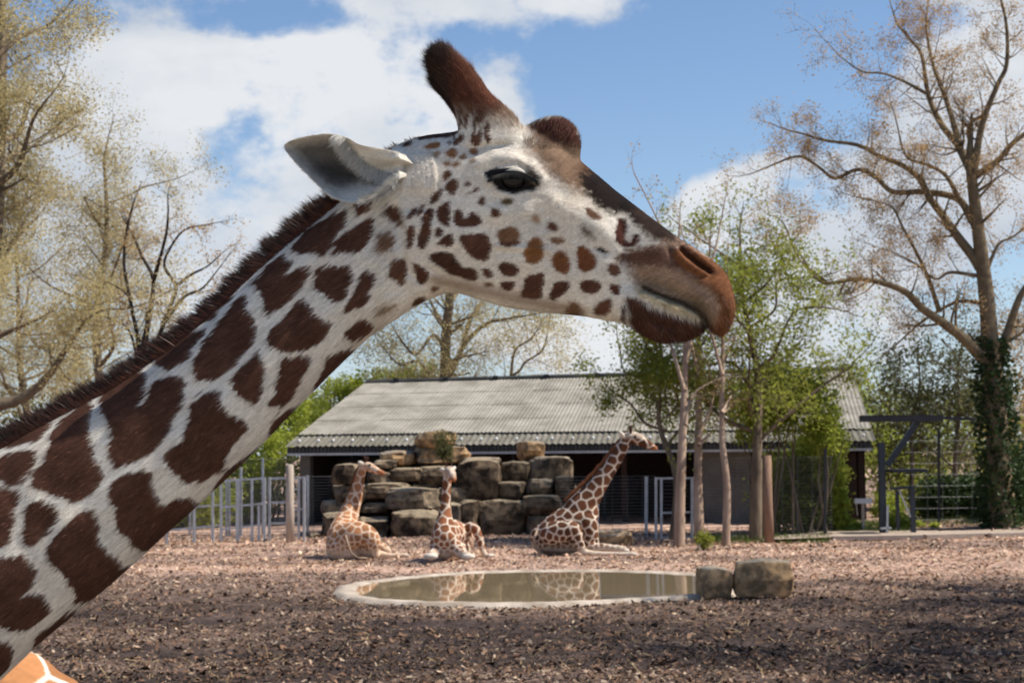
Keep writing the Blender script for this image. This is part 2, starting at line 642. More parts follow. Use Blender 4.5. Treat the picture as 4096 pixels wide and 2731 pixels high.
# tile, softness (px), colour, outline
SPOTS = [
 ('1', 4, DK, [(-60,500),(70,470),(320,430),(350,390),(400,310),(450,230),(300,300),(150,370),(-60,440)]),
 ('1', 4, DK, [(-60,640),(20,560),(120,510),(300,488),(300,560),(250,650),(180,760),(60,770),(-20,720),(-60,700)]),
 ('1', 4, DK, [(500,250),(580,180),(720,100),(735,170),(715,300),(735,420),(760,540),(800,640),(830,720),(790,810),(700,880),(580,925),(520,890),(380,830),(245,800),(270,730),(340,600),(380,500),(395,420),(440,330)]),
 ('1', 4, DK, [(800,60),(870,-10),(980,-70),(1080,-130),(1140,-165),(1175,-100),(1165,20),(1115,150),(1165,110),(1215,-10),(1260,-60),(1440,-110),(1475,-40),(1485,10),(1470,100),(1420,190),(1400,260),(1370,350),(1260,480),(1180,540),(1050,600),(930,655),(905,610),(885,570),(875,480),(880,430),(920,350),(870,320),(850,240),(800,170)]),
 ('1', 4, DK, [(1640,30),(1760,10),(1775,90),(1800,170),(1850,220),(1960,270),(2005,310),(1990,350),(1900,430),(1840,480),(1810,550),(1800,640),(1730,700),(1650,720),(1590,760),(1500,760),(1450,710),(1390,670),(1340,620),(1320,540),(1360,470),(1430,440),(1460,400),(1490,320),(1520,210),(1560,100)]),
 ('2', 4, DK, [(975,1370),(1050,1320),(1150,1240),(1240,1205),(1320,1220),(1010,1580),(945,1440)]),
 ('1', 4, DK, [(2110,440),(2020,500),(1900,590),(1820,680),(1720,790),(1690,860),(1760,900),(2220,480)]),
 ('1', 4, DK, [(900,770),(960,710),(1050,680),(1180,655),(1220,700),(1215,800),(1260,830),(1270,890),(1300,930),(1420,890),(1540,890),(1590,930),(1580,960),(1420,1140),(1250,1290),(1120,1315),(1070,1270),(1040,1200),(960,1160),(930,1080),(925,970),(880,910),(865,860)]),
 ('1', 4, DK, [(240,910),(340,900),(430,940),(480,990),(470,1060),(400,1150),(310,1240),(180,1250),(180,1150),(195,1020)]),
 ('1', 4, DK, [(-60,810),(80,810),(165,850),(160,900),(110,1080),(100,1180),(60,1250),(0,1280),(-60,1280)]),
 ('3', 4, DK, [(690,180),(770,160),(790,230),(790,330),(800,430),(850,510),(900,560),(950,570),(980,620),(1080,630),(1060,690),(880,840),(740,920),(580,940),(600,880),(590,810),(530,720),(470,660),(400,590),(370,510),(430,430),(490,350),(570,240)]),
 ('3', 4, DK, [(-60,580),(60,550),(180,545),(270,600),(290,700),(270,790),(210,840),(185,880),(240,850),(350,850),(370,920),(415,960),(380,1040),(300,1110),(200,1150),(100,1130),(-60,1120)]),
 ('3', 4, DK, [(600,970),(660,1000),(480,1160),(300,1290),(250,1280),(280,1190),(380,1120),(480,1030)]),
 ('3', 4, DK, [(-60,1230),(100,1250),(110,1320),(80,1420),(0,1500),(-60,1560)]),
 ('3', 4, DK, [(-420,900),(-160,880),(-130,1100),(-200,1200),(-420,1180)]),
 ('2', 4, DK, [(25,880),(120,790),(260,680),(440,625),(440,670),(360,780),(330,830),(270,900),(150,955),(90,930)]),
 ('2', 4, DK, [(380,590),(480,500),(600,380),(740,280),(640,400),(540,520),(500,560),(420,570)]),
 ('2', 4, DK, [(550,560),(600,500),(680,400),(750,345),(785,390),(770,450),(820,520),(870,630),(860,690),(760,800),(700,890),(600,990),(500,1030),(370,1040),(360,980),(345,910),(400,800),(440,720),(520,640)]),
 ('2', 4, DK, [(670,1000),(740,930),(870,800),(900,880),(925,980),(920,1060),(880,1170),(850,1240),(770,1220),(710,1160),(665,1100)]),
 ('2', 4, DK, [(1090,860),(1180,850),(1290,855),(1270,920),(1230,1010),(1190,1070),(1185,1130),(1130,1200),(1060,1240),(960,1275),(945,1230),(1010,1110),(1040,1010),(1045,910)]),
 ('2', 4, DK, [(1490,820),(1660,780),(1540,980),(1310,1150),(1320,1050),(1370,980),(1420,870)]),
 ('2', 4, DK, [(805,270),(900,180),(1060,20),(1080,70),(1140,100),(1120,160),(1065,195),(1200,140),(1290,125),(1270,200),(1230,290),(1150,380),(1000,490),(940,550),(910,490),(905,380),(860,310)]),
 ('2', 4, DK, [(1170,430),(1250,380),(1270,430),(1310,500),(1350,550),(1440,570),(1440,640),(1400,720),(1330,755),(1230,790),(1160,815),(1010,790),(960,750),(945,700),(1000,600),(1060,560)]),
 ('2', 4, DK, [(1350,140),(1420,120),(1530,120),(1610,140),(1625,220),(1600,340),(1540,390),(1470,410),(1390,350),(1310,270)]),
 ('2', 4, DK, [(1720,170),(1790,180),(1810,230),(1780,320),(1750,400),(1680,470),(1600,490),(1565,500),(1600,420),(1650,300)]),
 ('2', 4, DK, [(1600,620),(1720,555),(1780,580),(1780,630),(1700,710),(1620,725),(1570,690),(1560,655)]),
 ('2', 16, (.26,.19,.12), [(1790,480),(1900,430),(1990,430),(1960,480),(1850,520)]),
 ('4', 4, DK, [(430,900),(600,740),(900,540),(960,620),(930,700),(850,810),(720,1000),(620,995),(520,995),(410,960)]),
 ('4', 4, DK, [(860,830),(1000,730),(1150,640),(1195,690),(1160,840),(1120,940),(1060,985),(900,985),(760,1010),(800,930)]),
 ('4', 4, DK, [(1010,520),(1190,480),(1150,580),(1030,640),(1000,580)]),
 ('4', 13, MD, [(1290,530),(1380,520),(1470,650),(1480,750),(1380,700),(1290,640)]),
 ('4', 13, LT, [(1250,800),(1340,790),(1400,870),(1350,970),(1230,990),(1205,920)]),
 ('4', 9, MD, [(1390,1060),(1500,1040),(1505,1170),(1480,1310),(1380,1260),(1315,1180)]),
 ('4', 3, DK, [(1565,1075),(1700,1150),(1725,1230),(1680,1290),(1620,1280),(1590,1180)]),
 ('4', 6, MD, [(1600,1420),(1700,1410),(1640,1480),(1550,1500)]),
 ('4', 7, LT, [(1750,1310),(1820,1310),(1800,1350),(1740,1360)]),
 # face
 ('5', 6, OR, [(450,40),(480,0),(540,-10),(555,40),(520,75),(470,65)]), ('5', 6, LT, [(570,70),(610,40),(640,55),(620,85)]), ('5', 6, LT, [(660,10),(710,-10),(760,10),(730,40),(680,35)]),
 ('5', 8, (.3,.2,.12), [(310,40),(370,0),(395,40),(350,85)]), ('5', 8, OR, [(490,150),(550,110),(580,130),(550,165)]), ('5', 8, OR, [(425,130),(470,105),(490,130),(440,165)]), ('5', 8, (.35,.24,.15), [(670,100),(710,75),(735,95),(700,120)]),
 ('5', 4, MD, [(420,220),(470,195),(498,230),(470,270),(425,305),(412,260)]), ('5', 4, MD, [(440,340),(500,280),(560,290),(555,360),(520,430),(490,435),(440,380)]),
 ('5', 4, MD, [(290,510),(310,450),(380,380),(412,375),(405,430),(370,480),(320,515)]), ('5', 6, MD, [(620,335),(650,305),(685,320),(660,350)]), ('5', 5, MD, [(640,425),(700,400),(755,345),(750,385),(700,415)]),
 ('5', 4, MD, [(750,490),(800,450),(830,490),(800,540),(770,530)]), ('5', 4, MD, [(890,550),(930,570),(980,610),(940,645),(875,640)]), ('5', 4, DK, [(80,670),(90,600),(165,540),(150,610),(100,660)]),
 ('5', 4, DK, [(170,640),(180,580),(225,520),(228,570),(200,620)]), ('5', 4, DK, [(260,570),(320,560),(320,640),(300,700),(295,820),(270,900),(230,955),(175,930),(180,830),(215,730),(220,640)]),
 ('5', 4, DK, [(400,530),(480,490),(475,600),(480,740),(420,720),(365,670),(360,580)]), ('5', 4, DK, [(520,620),(560,560),(605,600),(610,640),(640,665),(670,640),(690,590),(740,620),(795,680),(760,720),(640,740),(560,725),(525,715)]),
 ('5', 4, DK, [(75,760),(120,725),(150,770),(130,850),(115,940),(80,950),(70,850)]), ('5', 4, DK, [(340,790),(370,745),(430,770),(400,820),(345,840)]), ('5', 4, DK, [(350,910),(420,840),(500,795),(520,830),(510,910),(470,930),(400,910)]),
 ('5', 4, DK, [(570,830),(700,810),(830,800),(855,850),(890,940),(840,1060),(770,1065),(660,1000),(600,910)]), ('5', 5, (.16,.085,.045), [(935,800),(1000,750),(1100,740),(1155,800),(1150,900),(1040,930),(960,900)]),
 ('5', 4, MD, [(955,885),(1050,890),(1145,880),(1145,910),(1040,930),(965,912)]),
 ('5', 5, (.19,.085,.035), [(1230,900),(1300,830),(1370,870),(1375,970),(1370,1060),(1280,1100),(1210,1070),(1190,990)]), ('5', 5, (.17,.07,.03), [(1460,1020),(1540,965),(1610,1010),(1635,1100),(1620,1180),(1570,1190),(1480,1140)]),
 ('5', 5, (.16,.06,.026), [(1740,910),(1820,960),(1885,1030),(1890,1130),(1780,1180),(1720,1140),(1720,1060),(1690,980)]), ('5', 6, LT, [(1440,850),(1560,840),(1590,885),(1520,905),(1460,890)]),
 ('5', 6, MD, [(1430,690),(1480,690),(1530,780),(1420,770)]), ('5', 10, (.32,.21,.13), [(1270,630),(1320,620),(1350,670),(1320,710),(1280,680)]),
 ('5', 6, (.07,.034,.022), [(300,990),(420,980),(510,1000),(560,1080),(620,1140),(690,1125),(755,1180),(755,1240),(700,1260),(560,1210),(480,1190),(400,1120),(290,1060)]), ('5', 4, DK, [(795,1140),(870,1150),(895,1200),(860,1235),(815,1200)]),
 ('5', 8, LT, [(810,1280),(880,1270),(900,1310),(830,1310)]), ('5', 4, DK, [(945,1110),(1010,1080),(1090,1095),(1165,1160),(1100,1215),(1000,1200),(950,1150)]), ('5', 4, DK, [(960,1265),(1100,1265),(1105,1310),(1050,1355),(980,1320)]),
 ('5', 4, DK, [(1210,1220),(1290,1200),(1380,1180),(1390,1260),(1360,1330),(1365,1420),(1290,1430),(1150,1410),(1190,1330)]), ('5', 4, DK, [(1480,1270),(1640,1265),(1630,1320),(1550,1400),(1480,1450),(1430,1420),(1460,1340)]),
 ('5', 4, DK, [(1740,1270),(1850,1245),(1930,1280),(1930,1340),(1850,1385),(1760,1365),(1730,1320)]), ('5', 4, (.08,.03,.018), [(2010,1290),(2090,1290),(2125,1340),(2100,1395),(2040,1380)]), ('5', 5, MD, [(2010,1090),(2110,1100),(2125,1170),(2080,1215),(1995,1180)]),
 ('5', 12, LT, [(1600,1560),(1640,1440),(1740,1500),(1740,1600),(1580,1600)]), ('5', 8, (.11,.05,.03), [(1860,1560),(1900,1480),(2010,1420),(2045,1470),(2010,1580),(1900,1590)]),
 ('5', 6, (.1,.05,.03), [(1790,540),(1860,590),(1945,650),(1900,670),(1830,650),(1790,600)]), ('5', 4, (.06,.022,.016), [(2090,650),(2200,690),(2170,780),(2160,850),(2200,890),(2240,870),(2240,810),(2310,830),(2270,920),(2150,935),(2080,880),(2070,790),(2100,720)]),
 ('5', 5, (.03,.022,.02), [(1880,930),(1980,960),(2000,990),(1920,980)]), ('5', 20, (.16,.12,.1), [(1720,740),(1800,730),(1880,830),(1800,850)]), ('5', 6, (.13,.09,.04), [(975,470),(1110,470),(1050,530),(970,515)]),
 # bridge of the nose, forehead
 ('5', 40, (.19,.12,.078), [(1180,-60),(1500,-120),(1800,-120),(1900,160),(2150,320),(1950,420),(1680,420),(1480,280),(1330,120)]),
 ('5', 30, (.06,.029,.018), [(1560,-120),(1800,-120),(1900,100),(2100,260),(2000,330),(1780,260),(1650,80)]),
 ('5', 20, (.014,.009,.007), [(1730,230),(1930,200),(2120,280),(2420,480),(2600,700),(2480,790),(2310,720),(2170,620),(1980,600),(1860,490),(1760,350)]),
 ('6', 22, (.028,.017,.013), [(740,230),(920,150),(1150,330),(1420,540),(1320,640),(1100,570),(960,480),(850,400)]),
 # muzzle
 ('6', 30, (.32,.215,.15), [(680,700),(860,600),(1100,540),(1300,540),(1500,640),(1850,860),(1900,1200),(1850,1500),(1520,1420),(1480,1300),(1350,1180),(1100,1080),(860,980),(800,860)]),
 ('6', 22, (.12,.07,.052), [(640,690),(800,620),(1100,560),(1260,560),(1400,700),(1330,810),(1150,770),(950,750),(760,725)]),
 ('6', 20, (.12,.06,.04), [(620,660),(800,600),(1050,580),(1150,680),(1000,730),(760,700),(640,700)]),
 ('6', 20, (.17,.07,.032), [(1170,660),(1250,560),(1500,620),(1850,840),(1920,1100),(1900,1360),(1760,1500),(1600,1460),(1525,1370),(1590,1260),(1630,1110),(1560,990),(1400,870),(1250,800)]),
 ('6', 14, (.24,.17,.115), [(810,850),(900,920),(1100,1000),(1300,1080),(1430,1160),(1490,1250),(1560,1220),(1450,1080),(1200,960),(950,870)]),
 ('6', 10, (.5,.41,.26), [(790,930),(900,985),(1100,1065),(1300,1135),(1450,1235),(1470,1285),(1300,1225),(1050,1120),(850,1030)]),
 ('6', 12, (.078,.035,.023), [(710,1050),(860,1070),(1000,1160),(1250,1240),(1480,1310),(1500,1370),(1380,1470),(1100,1520),(940,1500),(830,1400),(740,1290),(750,1200)]),
 ('6', 3, (.05,.024,.018), [(690,1130),(715,1140),(710,1290),(680,1290)]),
 # eye surround
 ('5', 5, (.016,.015,.016), [(800,215),(900,185),(1050,178),(1180,200),(1240,280),(1320,340),(1300,390),(1200,380),(1100,420),(1000,390),(930,370),(880,300)]),
 ('5', 20, (.07,.05,.04), [(1220,180),(1290,190),(1350,260),(1300,330),(1240,250)]),
 # horns
 ('z', 50, (.2,.13,.09), [(1340,600),(1500,620),(1700,660),(1960,720),(2050,660),(1700,280),(1300,-20),(1080,100),(1250,400)]),
 ('z', 44, (.115,.043,.026), [(1340,530),(1500,560),(1690,600),(1790,560),(1830,450),(1600,250),(1380,30),(1080,100),(1200,350)]),
 ('z', 40, (.035,.022,.018), [(1400,200),(1440,60),(1300,0),(1080,80),(1120,330),(1300,470),(1420,500),(1390,330)]),
 ('z', 14, (.07,.03,.022), [(1960,700),(2100,640),(2240,610),(2360,680),(2400,840),(2330,880),(2130,860),(2040,780)]),
 ('z', 30, (.2,.13,.085), [(2000,760),(2150,850),(2380,880),(2450,980),(2200,1000),(2050,880)]),
]
_r = random.Random(5)
for i in range(60):       # small streaks at the foot of the horn
    x, y = _r.uniform(1350, 1680), _r.uniform(560, 830)
    if y > 760 or (x - 1360) + (y - 560) > 60:
        a = _r.uniform(8, 17)
        SPOTS.append(('z', 3, MD, [(x - a * .7, y + a * 2), (x - a, y), (x + a * .5, y - a * 2.2), (x + a, y), (x + a * .2, y + a * 2)]))
for i in range(7):
    x, y = 980 + i * 62, 790 - i * 4 + _r.uniform(-6, 6)
    SPOTS.append(('z', 4, DK, [(x - 45, y + 14), (x - 30, y - 12), (x + 20, y - 18), (x + 30, y), (x - 5, y + 16)]))
SPOTS += [('z', 4, DK, [(980, 850), (1020, 815), (1080, 815), (1060, 845)]), ('z', 5, OR, [(1180, 860), (1240, 820), (1300, 830), (1280, 870), (1200, 875)]), ('z', 5, OR, [(1350, 920), (1370, 880), (1420, 870), (1430, 920), (1390, 940)]),
          ('z', 5, OR, [(1530, 900), (1560, 870), (1595, 890), (1570, 915)]), ('z', 5, OR, [(1450, 940), (1480, 915), (1505, 930), (1480, 955)])]


def coat(px, py):
    n = len(px)
    across = .64 * px + .77 * py
    along = -.77 * px + .64 * py
    head = np.clip((px - 1560) / 120, 0, 1)
    j_neck = -1.5 + (vnoise(across / 6, along / 50, 3) - .5) * 21 + (vnoise(px / 45, py / 45, 8) - .5) * 10
    j_head = -2.5 + (vnoise(px / 6, py / 6, 4) - .5) * 7
    jag = j_neck * (1 - head) + j_head * head
    st = vnoise(across / 5, along / 40, 21) * (1 - head) + vnoise(px / 6, py / 6, 22) * head
    big = fbm(px / 150, py / 150, 3, 31)
    base = np.array([.75, .69, .60])[None] * (.74 + .36 * st[:, None]) * (.86 + .28 * big[:, None])
    warm = np.clip((fbm(px / 90 + 7, py / 90, 3, 41) - .52) * 4, 0, 1)[:, None] * .35
    c = base * (1 - warm) + base * np.array([.98, .86, .74]) * warm
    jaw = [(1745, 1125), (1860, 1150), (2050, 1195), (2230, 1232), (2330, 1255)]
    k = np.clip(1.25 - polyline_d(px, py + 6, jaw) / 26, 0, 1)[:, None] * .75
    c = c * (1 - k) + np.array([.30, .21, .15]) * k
    for t, soft, colr, poly in SPOTS:
        pl = chaikin(tl(t, poly))
        xs, ys = [p[0] for p in pl], [p[1] for p in pl]
        mg = soft * 2 + 16
        sel = np.nonzero((px > min(xs) - mg) & (px < max(xs) + mg) & (py > min(ys) - mg) & (py < max(ys) + mg))[0]
        if len(sel) == 0:
            continue
        x, y = px[sel], py[sel]
        d = sdf_poly(x, y, pl) + jag[sel]
        if soft > 11:
            d = d + (fbm(x / 9, y / 9, 3, 91) - .5) * min(soft, 30) * 2.0
        a = np.clip(.5 - d / (2 * soft), 0, 1)
        a = (a * a * (3 - 2 * a))[:, None]
        red = 1 + .5 * (vnoise(across[sel] / 6, along[sel] / 30, 51) - .5)[:, None]
        edge = 1 + .7 * np.clip(1 + d / 40, 0, 1)[:, None] * (soft < 6)
        col = np.array(colr)[None] * red * (.8 + .2 * edge) * (.72 + .56 * fbm(x / 70, y / 70, 3, 95))[:, None]
        c[sel] = c[sel] * (1 - a) + col * a
    return np.clip(c, .008, .8)


# --- sculpt
px, py = near_px(bv).T
side = np.sign(bv[:, 1] - Y0)
flank = np.clip(np.abs(bv[:, 1] - Y0) / .03, 0, 1)
nrm = vert_normals(bv, bf)
amp = np.zeros(len(bv))


def bump_g(cx, cy, sx, sy, a, rot=0):
    global amp
    c, s = math.cos(rot), math.sin(rot)
    u = (px - cx) * c + (py - cy) * s
    w = -(px - cx) * s + (py - cy) * c
    amp += a * np.exp(-(u / sx) ** 2 - (w / sy) ** 2) * flank


def groove(pts, w, a, tile=None):
    global amp
    pts = tl(tile, pts) if tile else pts
    amp += a * np.exp(-(polyline_d(px, py, pts) / w) ** 2) * flank


groove([(1905, 655), (1975, 622), (2060, 618), (2120, 650), (2165, 715)], 24, .007)        # brow roll
groove([(1945, 690), (2000, 658), (2070, 655), (2110, 680)], 7, -.006)                        # lid crease
bump_g(2045, 735, 66, 30, -.010)                                                               # eye opening
groove([(1935, 705), (1985, 765), (2060, 790), (2140, 765)], 12, .003)
groove([(1990, 850), (2080, 822), (2200, 815), (2330, 870), (2420, 930)], 40, .007)           # cheek bone
groove([(1990, 985), (2080, 992), (2190, 1003)], 9, .006)                                      # facial crest
groove([(1990, 1008), (2080, 1015), (2190, 1024)], 9, -.003)
bump_g(1840, 1000, 150, 110, .010)                                                             # jaw muscle
groove([(1690, 1060), (1790, 1110), (1950, 1150), (2150, 1195)], 12, -.004)                    # jaw line
groove([(1575, 830), (1600, 930), (1612, 1020), (1640, 1090), (1690, 1130)], 17, -.011)        # behind the jaw
bump_g(2340, 1010, 60, 60, -.004)
groove([(2380, 990), (2430, 1010)], 8, -.006)
# nostril and lip rolls
groove([(1270, 575), (1330, 640), (1450, 735), (1545, 800)], 12, -.028, '6')
groove([(1225, 600), (1290, 690), (1400, 780), (1520, 830)], 13, .006, '6')
groove([(1150, 590), (1190, 680), (1300, 785), (1430, 850), (1530, 855)], 9, -.008, '6')
groove([(1330, 560), (1480, 680), (1590, 790)], 12, .005, '6')
groove([(900, 955), (1000, 1005), (1150, 1060), (1300, 1110), (1420, 1180), (1490, 1270), (1500, 1350)], 10, -.024, '6')
groove([(950, 890), (1150, 960), (1350, 1040), (1480, 1130), (1560, 1240)], 20, .005, '6')
groove([(900, 1020), (1100, 1110), (1300, 1180), (1430, 1260)], 16, .006, '6')
groove([(850, 1180), (1000, 1290), (1200, 1340)], 14, -.003, '6')
groove([(690, 1080), (715, 1180), (700, 1290)], 7, -.004, '6')
groove([(1290, 860), (1450, 950), (1600, 1060), (1680, 1180)], 14, -.003, '6')
# skin folds at the root of the ear
for i in range(7):
    x = 1480 + i * 42
    groove([(x, 620), (x + 22, 690), (x + 30, 760)], 9, .006 if i < 6 else .003, '4')
    groove([tuple(q) for q in tl('4', [(1440 + i * 50, 40), (1470 + i * 50, 200), (1480 + i * 48, 380)])], 7, .007)
for i in range(5):
    groove([tuple(q) for q in tl('4', [(1290 + i * 45, 1010 + i * 8), (1300 + i * 40, 1180), (1330 + i * 38, 1380)])], 7, -.0035)
for i in range(4):
    groove([tuple(q) for q in tl('5', [(900 + i * 25, 430 + i * 34), (1050, 470 + i * 36), (1250, 440 + i * 38), (1420, 470 + i * 30)])], 7, -.003)
    groove([tuple(q) for q in tl('6', [(900 + i * 90, 1130 + i * 20), (960 + i * 100, 1250 + i * 20), (1080 + i * 90, 1330 + i * 16)])], 8, -.004)
# neck: tendon and vessel lines
groove([(30, 2330), (500, 1950), (1000, 1500), (1400, 1190)], 60, .006)
groove([(120, 2210), (560, 1800), (1000, 1330), (1280, 1100)], 70, -.004)
amp += (fbm(px / 60, py / 60, 3, 77) - .5) * .006 * flank * (px > 1450) + (fbm(px / 130, py / 130, 2, 78) - .5) * .008
bv = bv + nrm * amp[:, None] * np.array([.25, 1, .25])
bvx = bv.copy()
for _ in range(2):          # relax
    acc = np.zeros_like(bv); cnt = np.zeros(len(bv))
    for a, b in ((0, 1), (1, 2), (2, 3), (3, 0)):
        np.add.at(acc, bf[:, a], bv[bf[:, b]]); np.add.at(acc, bf[:, b], bv[bf[:, a]])
        np.add.at(cnt, bf[:, a], 1); np.add.at(cnt, bf[:, b], 1)
    bv = bv * .65 + .35 * acc / cnt[:, None]
nrm = vert_normals(bv, bf)
px, py = near_px(bv).T
bcol = coat(px, py)
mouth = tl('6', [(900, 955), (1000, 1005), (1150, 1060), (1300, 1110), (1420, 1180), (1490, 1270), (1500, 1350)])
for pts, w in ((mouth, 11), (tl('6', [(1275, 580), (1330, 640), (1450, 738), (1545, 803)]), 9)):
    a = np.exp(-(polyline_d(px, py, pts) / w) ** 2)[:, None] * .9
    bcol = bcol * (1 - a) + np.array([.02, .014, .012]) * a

M_coat = mat('giraffe_coat', (.5, .4, .3), rough=.85, spec=.07, attr=True, var=.12, vscale=220, bump=.25, bscale=420)
M_fur = mat('giraffe_fur', (.5, .4, .3), rough=.8, spec=.06, attr=True)
M_mane = mat('mane_hair', (.5, .4, .3), rough=.5, spec=.2, attr=True)
M_lash = mat('eyelash', (.008, .008, .008), rough=.6, spec=.1)
M_eye = mat('giraffe_eye', (.006, .005, .005), rough=.06, spec=.22)


# --- generic patches for coats out of the detailed view
def reticulate(v, spacing_fn, line_fn, light, dark, seed=1, jitter=.25):
    rng = np.random.default_rng(seed)
    order = rng.permutation(len(v))
    seeds = np.zeros((0, 3))
    sp = spacing_fn(v)
    picked = []
    for i in order:
        if len(picked) and np.min(np.sum((seeds - v[i]) ** 2, 1)) < sp[i] ** 2:
            continue
        picked.append(i)
        seeds = np.vstack([seeds, v[i]])
    d1 = np.full(len(v), 1e9); d2 = d1.copy(); who = np.zeros(len(v), int)
    for k, s in enumerate(seeds):
        d = np.sqrt(np.sum((v - s) ** 2, 1))
        m = d < d1
        d2 = np.where(m, d1, np.minimum(d2, d)); who = np.where(m, k, who); d1 = np.where(m, d, d1)
    gap = (d2 - d1)
    lw = line_fn(v)
    a = np.clip((gap - lw * .7) / (lw * .6), 0, 1)[:, None]
    tone = (1 + (rng.random(len(seeds))[who] - .5) * jitter * 2)[:, None]
    return np.array(light) * (1 - a) + np.array(dark) * tone * a


GX = P(-760 * S, 1720 * S, Y0)
torso_parts = [limb([(GX.x + .25, Y0, GX.z - .02, .27), (GX.x - .1, Y0, GX.z - .1, .36), (GX.x - .6, Y0, GX.z - .12, .42), (GX.x - 1.1, Y0, GX.z - .1, .4), (GX.x - 1.4, Y0, GX.z - .12, .3)], 24)]
for sx, sy in ((-.05, -.2), (-.05, .2), (-1.3, -.2), (-1.3, .2)):
    torso_parts.append(limb([(GX.x + sx, Y0 + sy, GX.z - .25, .17), (GX.x + sx + .03, Y0 + sy, .85, .09), (GX.x + sx - .02, Y0 + sy, .75, .075), (GX.x + sx, Y0 + sy, .3, .05), (GX.x + sx, Y0 + sy, .14, .055), (GX.x + sx + .03, Y0 + sy, .06, .075)], 12))
torso_parts.append(limb([(GX.x - 1.55, Y0, GX.z, .06), (GX.x - 1.72, Y0, GX.z - .3, .035), (GX.x - 1.75, Y0, GX.z - .8, .02)], 8))
tv, tf = voxel_union(*join(*torso_parts), voxel=.03, smooth_it=4)
tv[:, 2] = np.maximum(tv[:, 2], .0)
tcol = reticulate(tv, lambda v: np.where(v[:, 2] > 1.0, .24, .13), lambda v: np.where(v[:, 2] > 1.0, .05, .045), (.6, .58, .54), DK, 7)

gir = thing('giraffe', 'large reticulated giraffe leaning its head and neck across the view, dark brown patches', 'giraffe', (GX.x - .6, Y0, 0))
body = mesh_np('body', np.vstack([bv, tv]), np.vstack([bf, tf + len(bv)]), M_coat, gir, True, np.vstack([bcol, tcol]))


# --- fur: short hairs lying on the skin
def hairs(root, nrm_, dirn, length, width, colr, bend=0.0, seg=1):
    """arrays -> strands; returns verts, faces, colours"""
    n = len(root)
    sidev = np.cross(dirn, nrm_)
    sidev /= np.linalg.norm(sidev, axis=1, keepdims=True) + 1e-9
    L = length[:, None]
    Wd = width[:, None]
    if seg == 1:
        v = np.stack([root - sidev * Wd / 2, root + sidev * Wd / 2, root + dirn * L], 1).reshape(-1, 3)
        f = np.arange(n * 3).reshape(-1, 3)
        c = np.stack([colr * .92, colr * .92, np.minimum(colr * 1.12, .85)], 1).reshape(-1, 3)
        return v, f, c
    mid = root + dirn * L * .5 + nrm_ * L * bend * .25
    tip = root + dirn * L
    tip = tip - np.array([0, 0, 1]) * L * bend * .3
    v = np.stack([root - sidev * Wd / 2, root + sidev * Wd / 2, mid + sidev * Wd * .4, mid - sidev * Wd * .4, tip], 1).reshape(-1, 3)
    b = np.arange(n)[:, None] * 5
    f = np.vstack([b + np.array([[0, 1, 2]]), b + np.array([[0, 2, 3]]), b + np.array([[3, 2, 4]])])
    c = np.stack([colr, colr, colr, colr, np.minimum(colr * 1.3, .85)], 1).reshape(-1, 3)
    return v, f, c


def sample_skin(v, f, nv, cv, count, rng, weight=None):
    tri = np.vstack([f[:, [0, 1, 2]], f[:, [0, 2, 3]]])
    a, b, c = v[tri[:, 0]], v[tri[:, 1]], v[tri[:, 2]]
    area = np.linalg.norm(np.cross(b - a, c - a), axis=1)
    if weight is not None:
        area = area * weight[tri[:, 0]]
    pick = rng.choice(len(tri), count, p=area / area.sum())
    u, w = rng.random(count), rng.random(count)
    fl = u + w > 1
    u[fl], w[fl] = 1 - u[fl], 1 - w[fl]
    t = tri[pick]
    k0 = (1 - u - w)[:, None]
    g = lambda q: q[t[:, 0]] * k0 + q[t[:, 1]] * u[:, None] + q[t[:, 2]] * w[:, None]
    n = g(nv)
    return g(v), n / np.linalg.norm(n, axis=1, keepdims=True), g(cv)


rng = np.random.default_rng(11)
wgt = np.where(px > -350, 1.0, .0) * np.where(px > 1500, 1.6, 1.0)
wgt *= 1 - .96 * np.exp(-((px - 2045) / 75) ** 2 - ((py - 735) / 40) ** 2)      # no fur on the eye
NF = 290000
r0, n0, c0 = sample_skin(bv, bf, nrm, bcol, NF, rng, wgt)
hx, hy = near_px(r0).T
flow = np.tile(np.array([-.80, 0, -.55]), (NF, 1))
head_w = np.clip((hx - 1540) / 150, 0, 1)[:, None]
flow = flow * (1 - head_w) + np.array([-.9, 0, .12]) * head_w
chin = ((hx > 2480) & (hy > 1200))[:, None]
flow = np.where(chin, np.array([.25, 0, -.9]), flow)
isH = ((hy < 520) & (hx > 1660) & (hx < 2080))[:, None]
flow = np.where(isH, np.array([-.55, 0, .8]), flow)
isM = ((hx > 2090) & (hx < 2330) & (hy < 600))[:, None]
flow = np.where(isM, np.array([.2, 0, .6]), flow)
flow = flow + rng.normal(0, .22, (NF, 3))
tang = flow - n0 * np.sum(flow * n0, 1, keepdims=True)
tang /= np.linalg.norm(tang, axis=1, keepdims=True) + 1e-9
lift = rng.uniform(.1, .34, NF)[:, None]
lift = np.where(chin | isH | isM, lift + .2, lift)
dirn = tang + n0 * lift
dirn /= np.linalg.norm(dirn, axis=1, keepdims=True)
ln = rng.uniform(.007, .017, NF) * np.where(hx > 1560, .62, 1.0)
ln = np.where(chin[:, 0], ln * 1.7, ln)
ln = np.where(isH[:, 0] & (hy < 300), ln * 3.0, np.where(isH[:, 0], ln * 1.5, ln))
ln = np.where(isM[:, 0], ln * 1.6, ln)
wd = rng.uniform(.0006, .0013, NF)
c0 = c0 * rng.uniform(.78, 1.2, NF)[:, None]
mzl = (hx > 2480) & (rng.random(NF) < .35)
c0[mzl] *= rng.uniform(.35, 1.7, mzl.sum())[:, None]
spark = (rng.random(NF) < .03) & (c0[:, 0] < .1)
c0[spark] = c0[spark] * 3.2
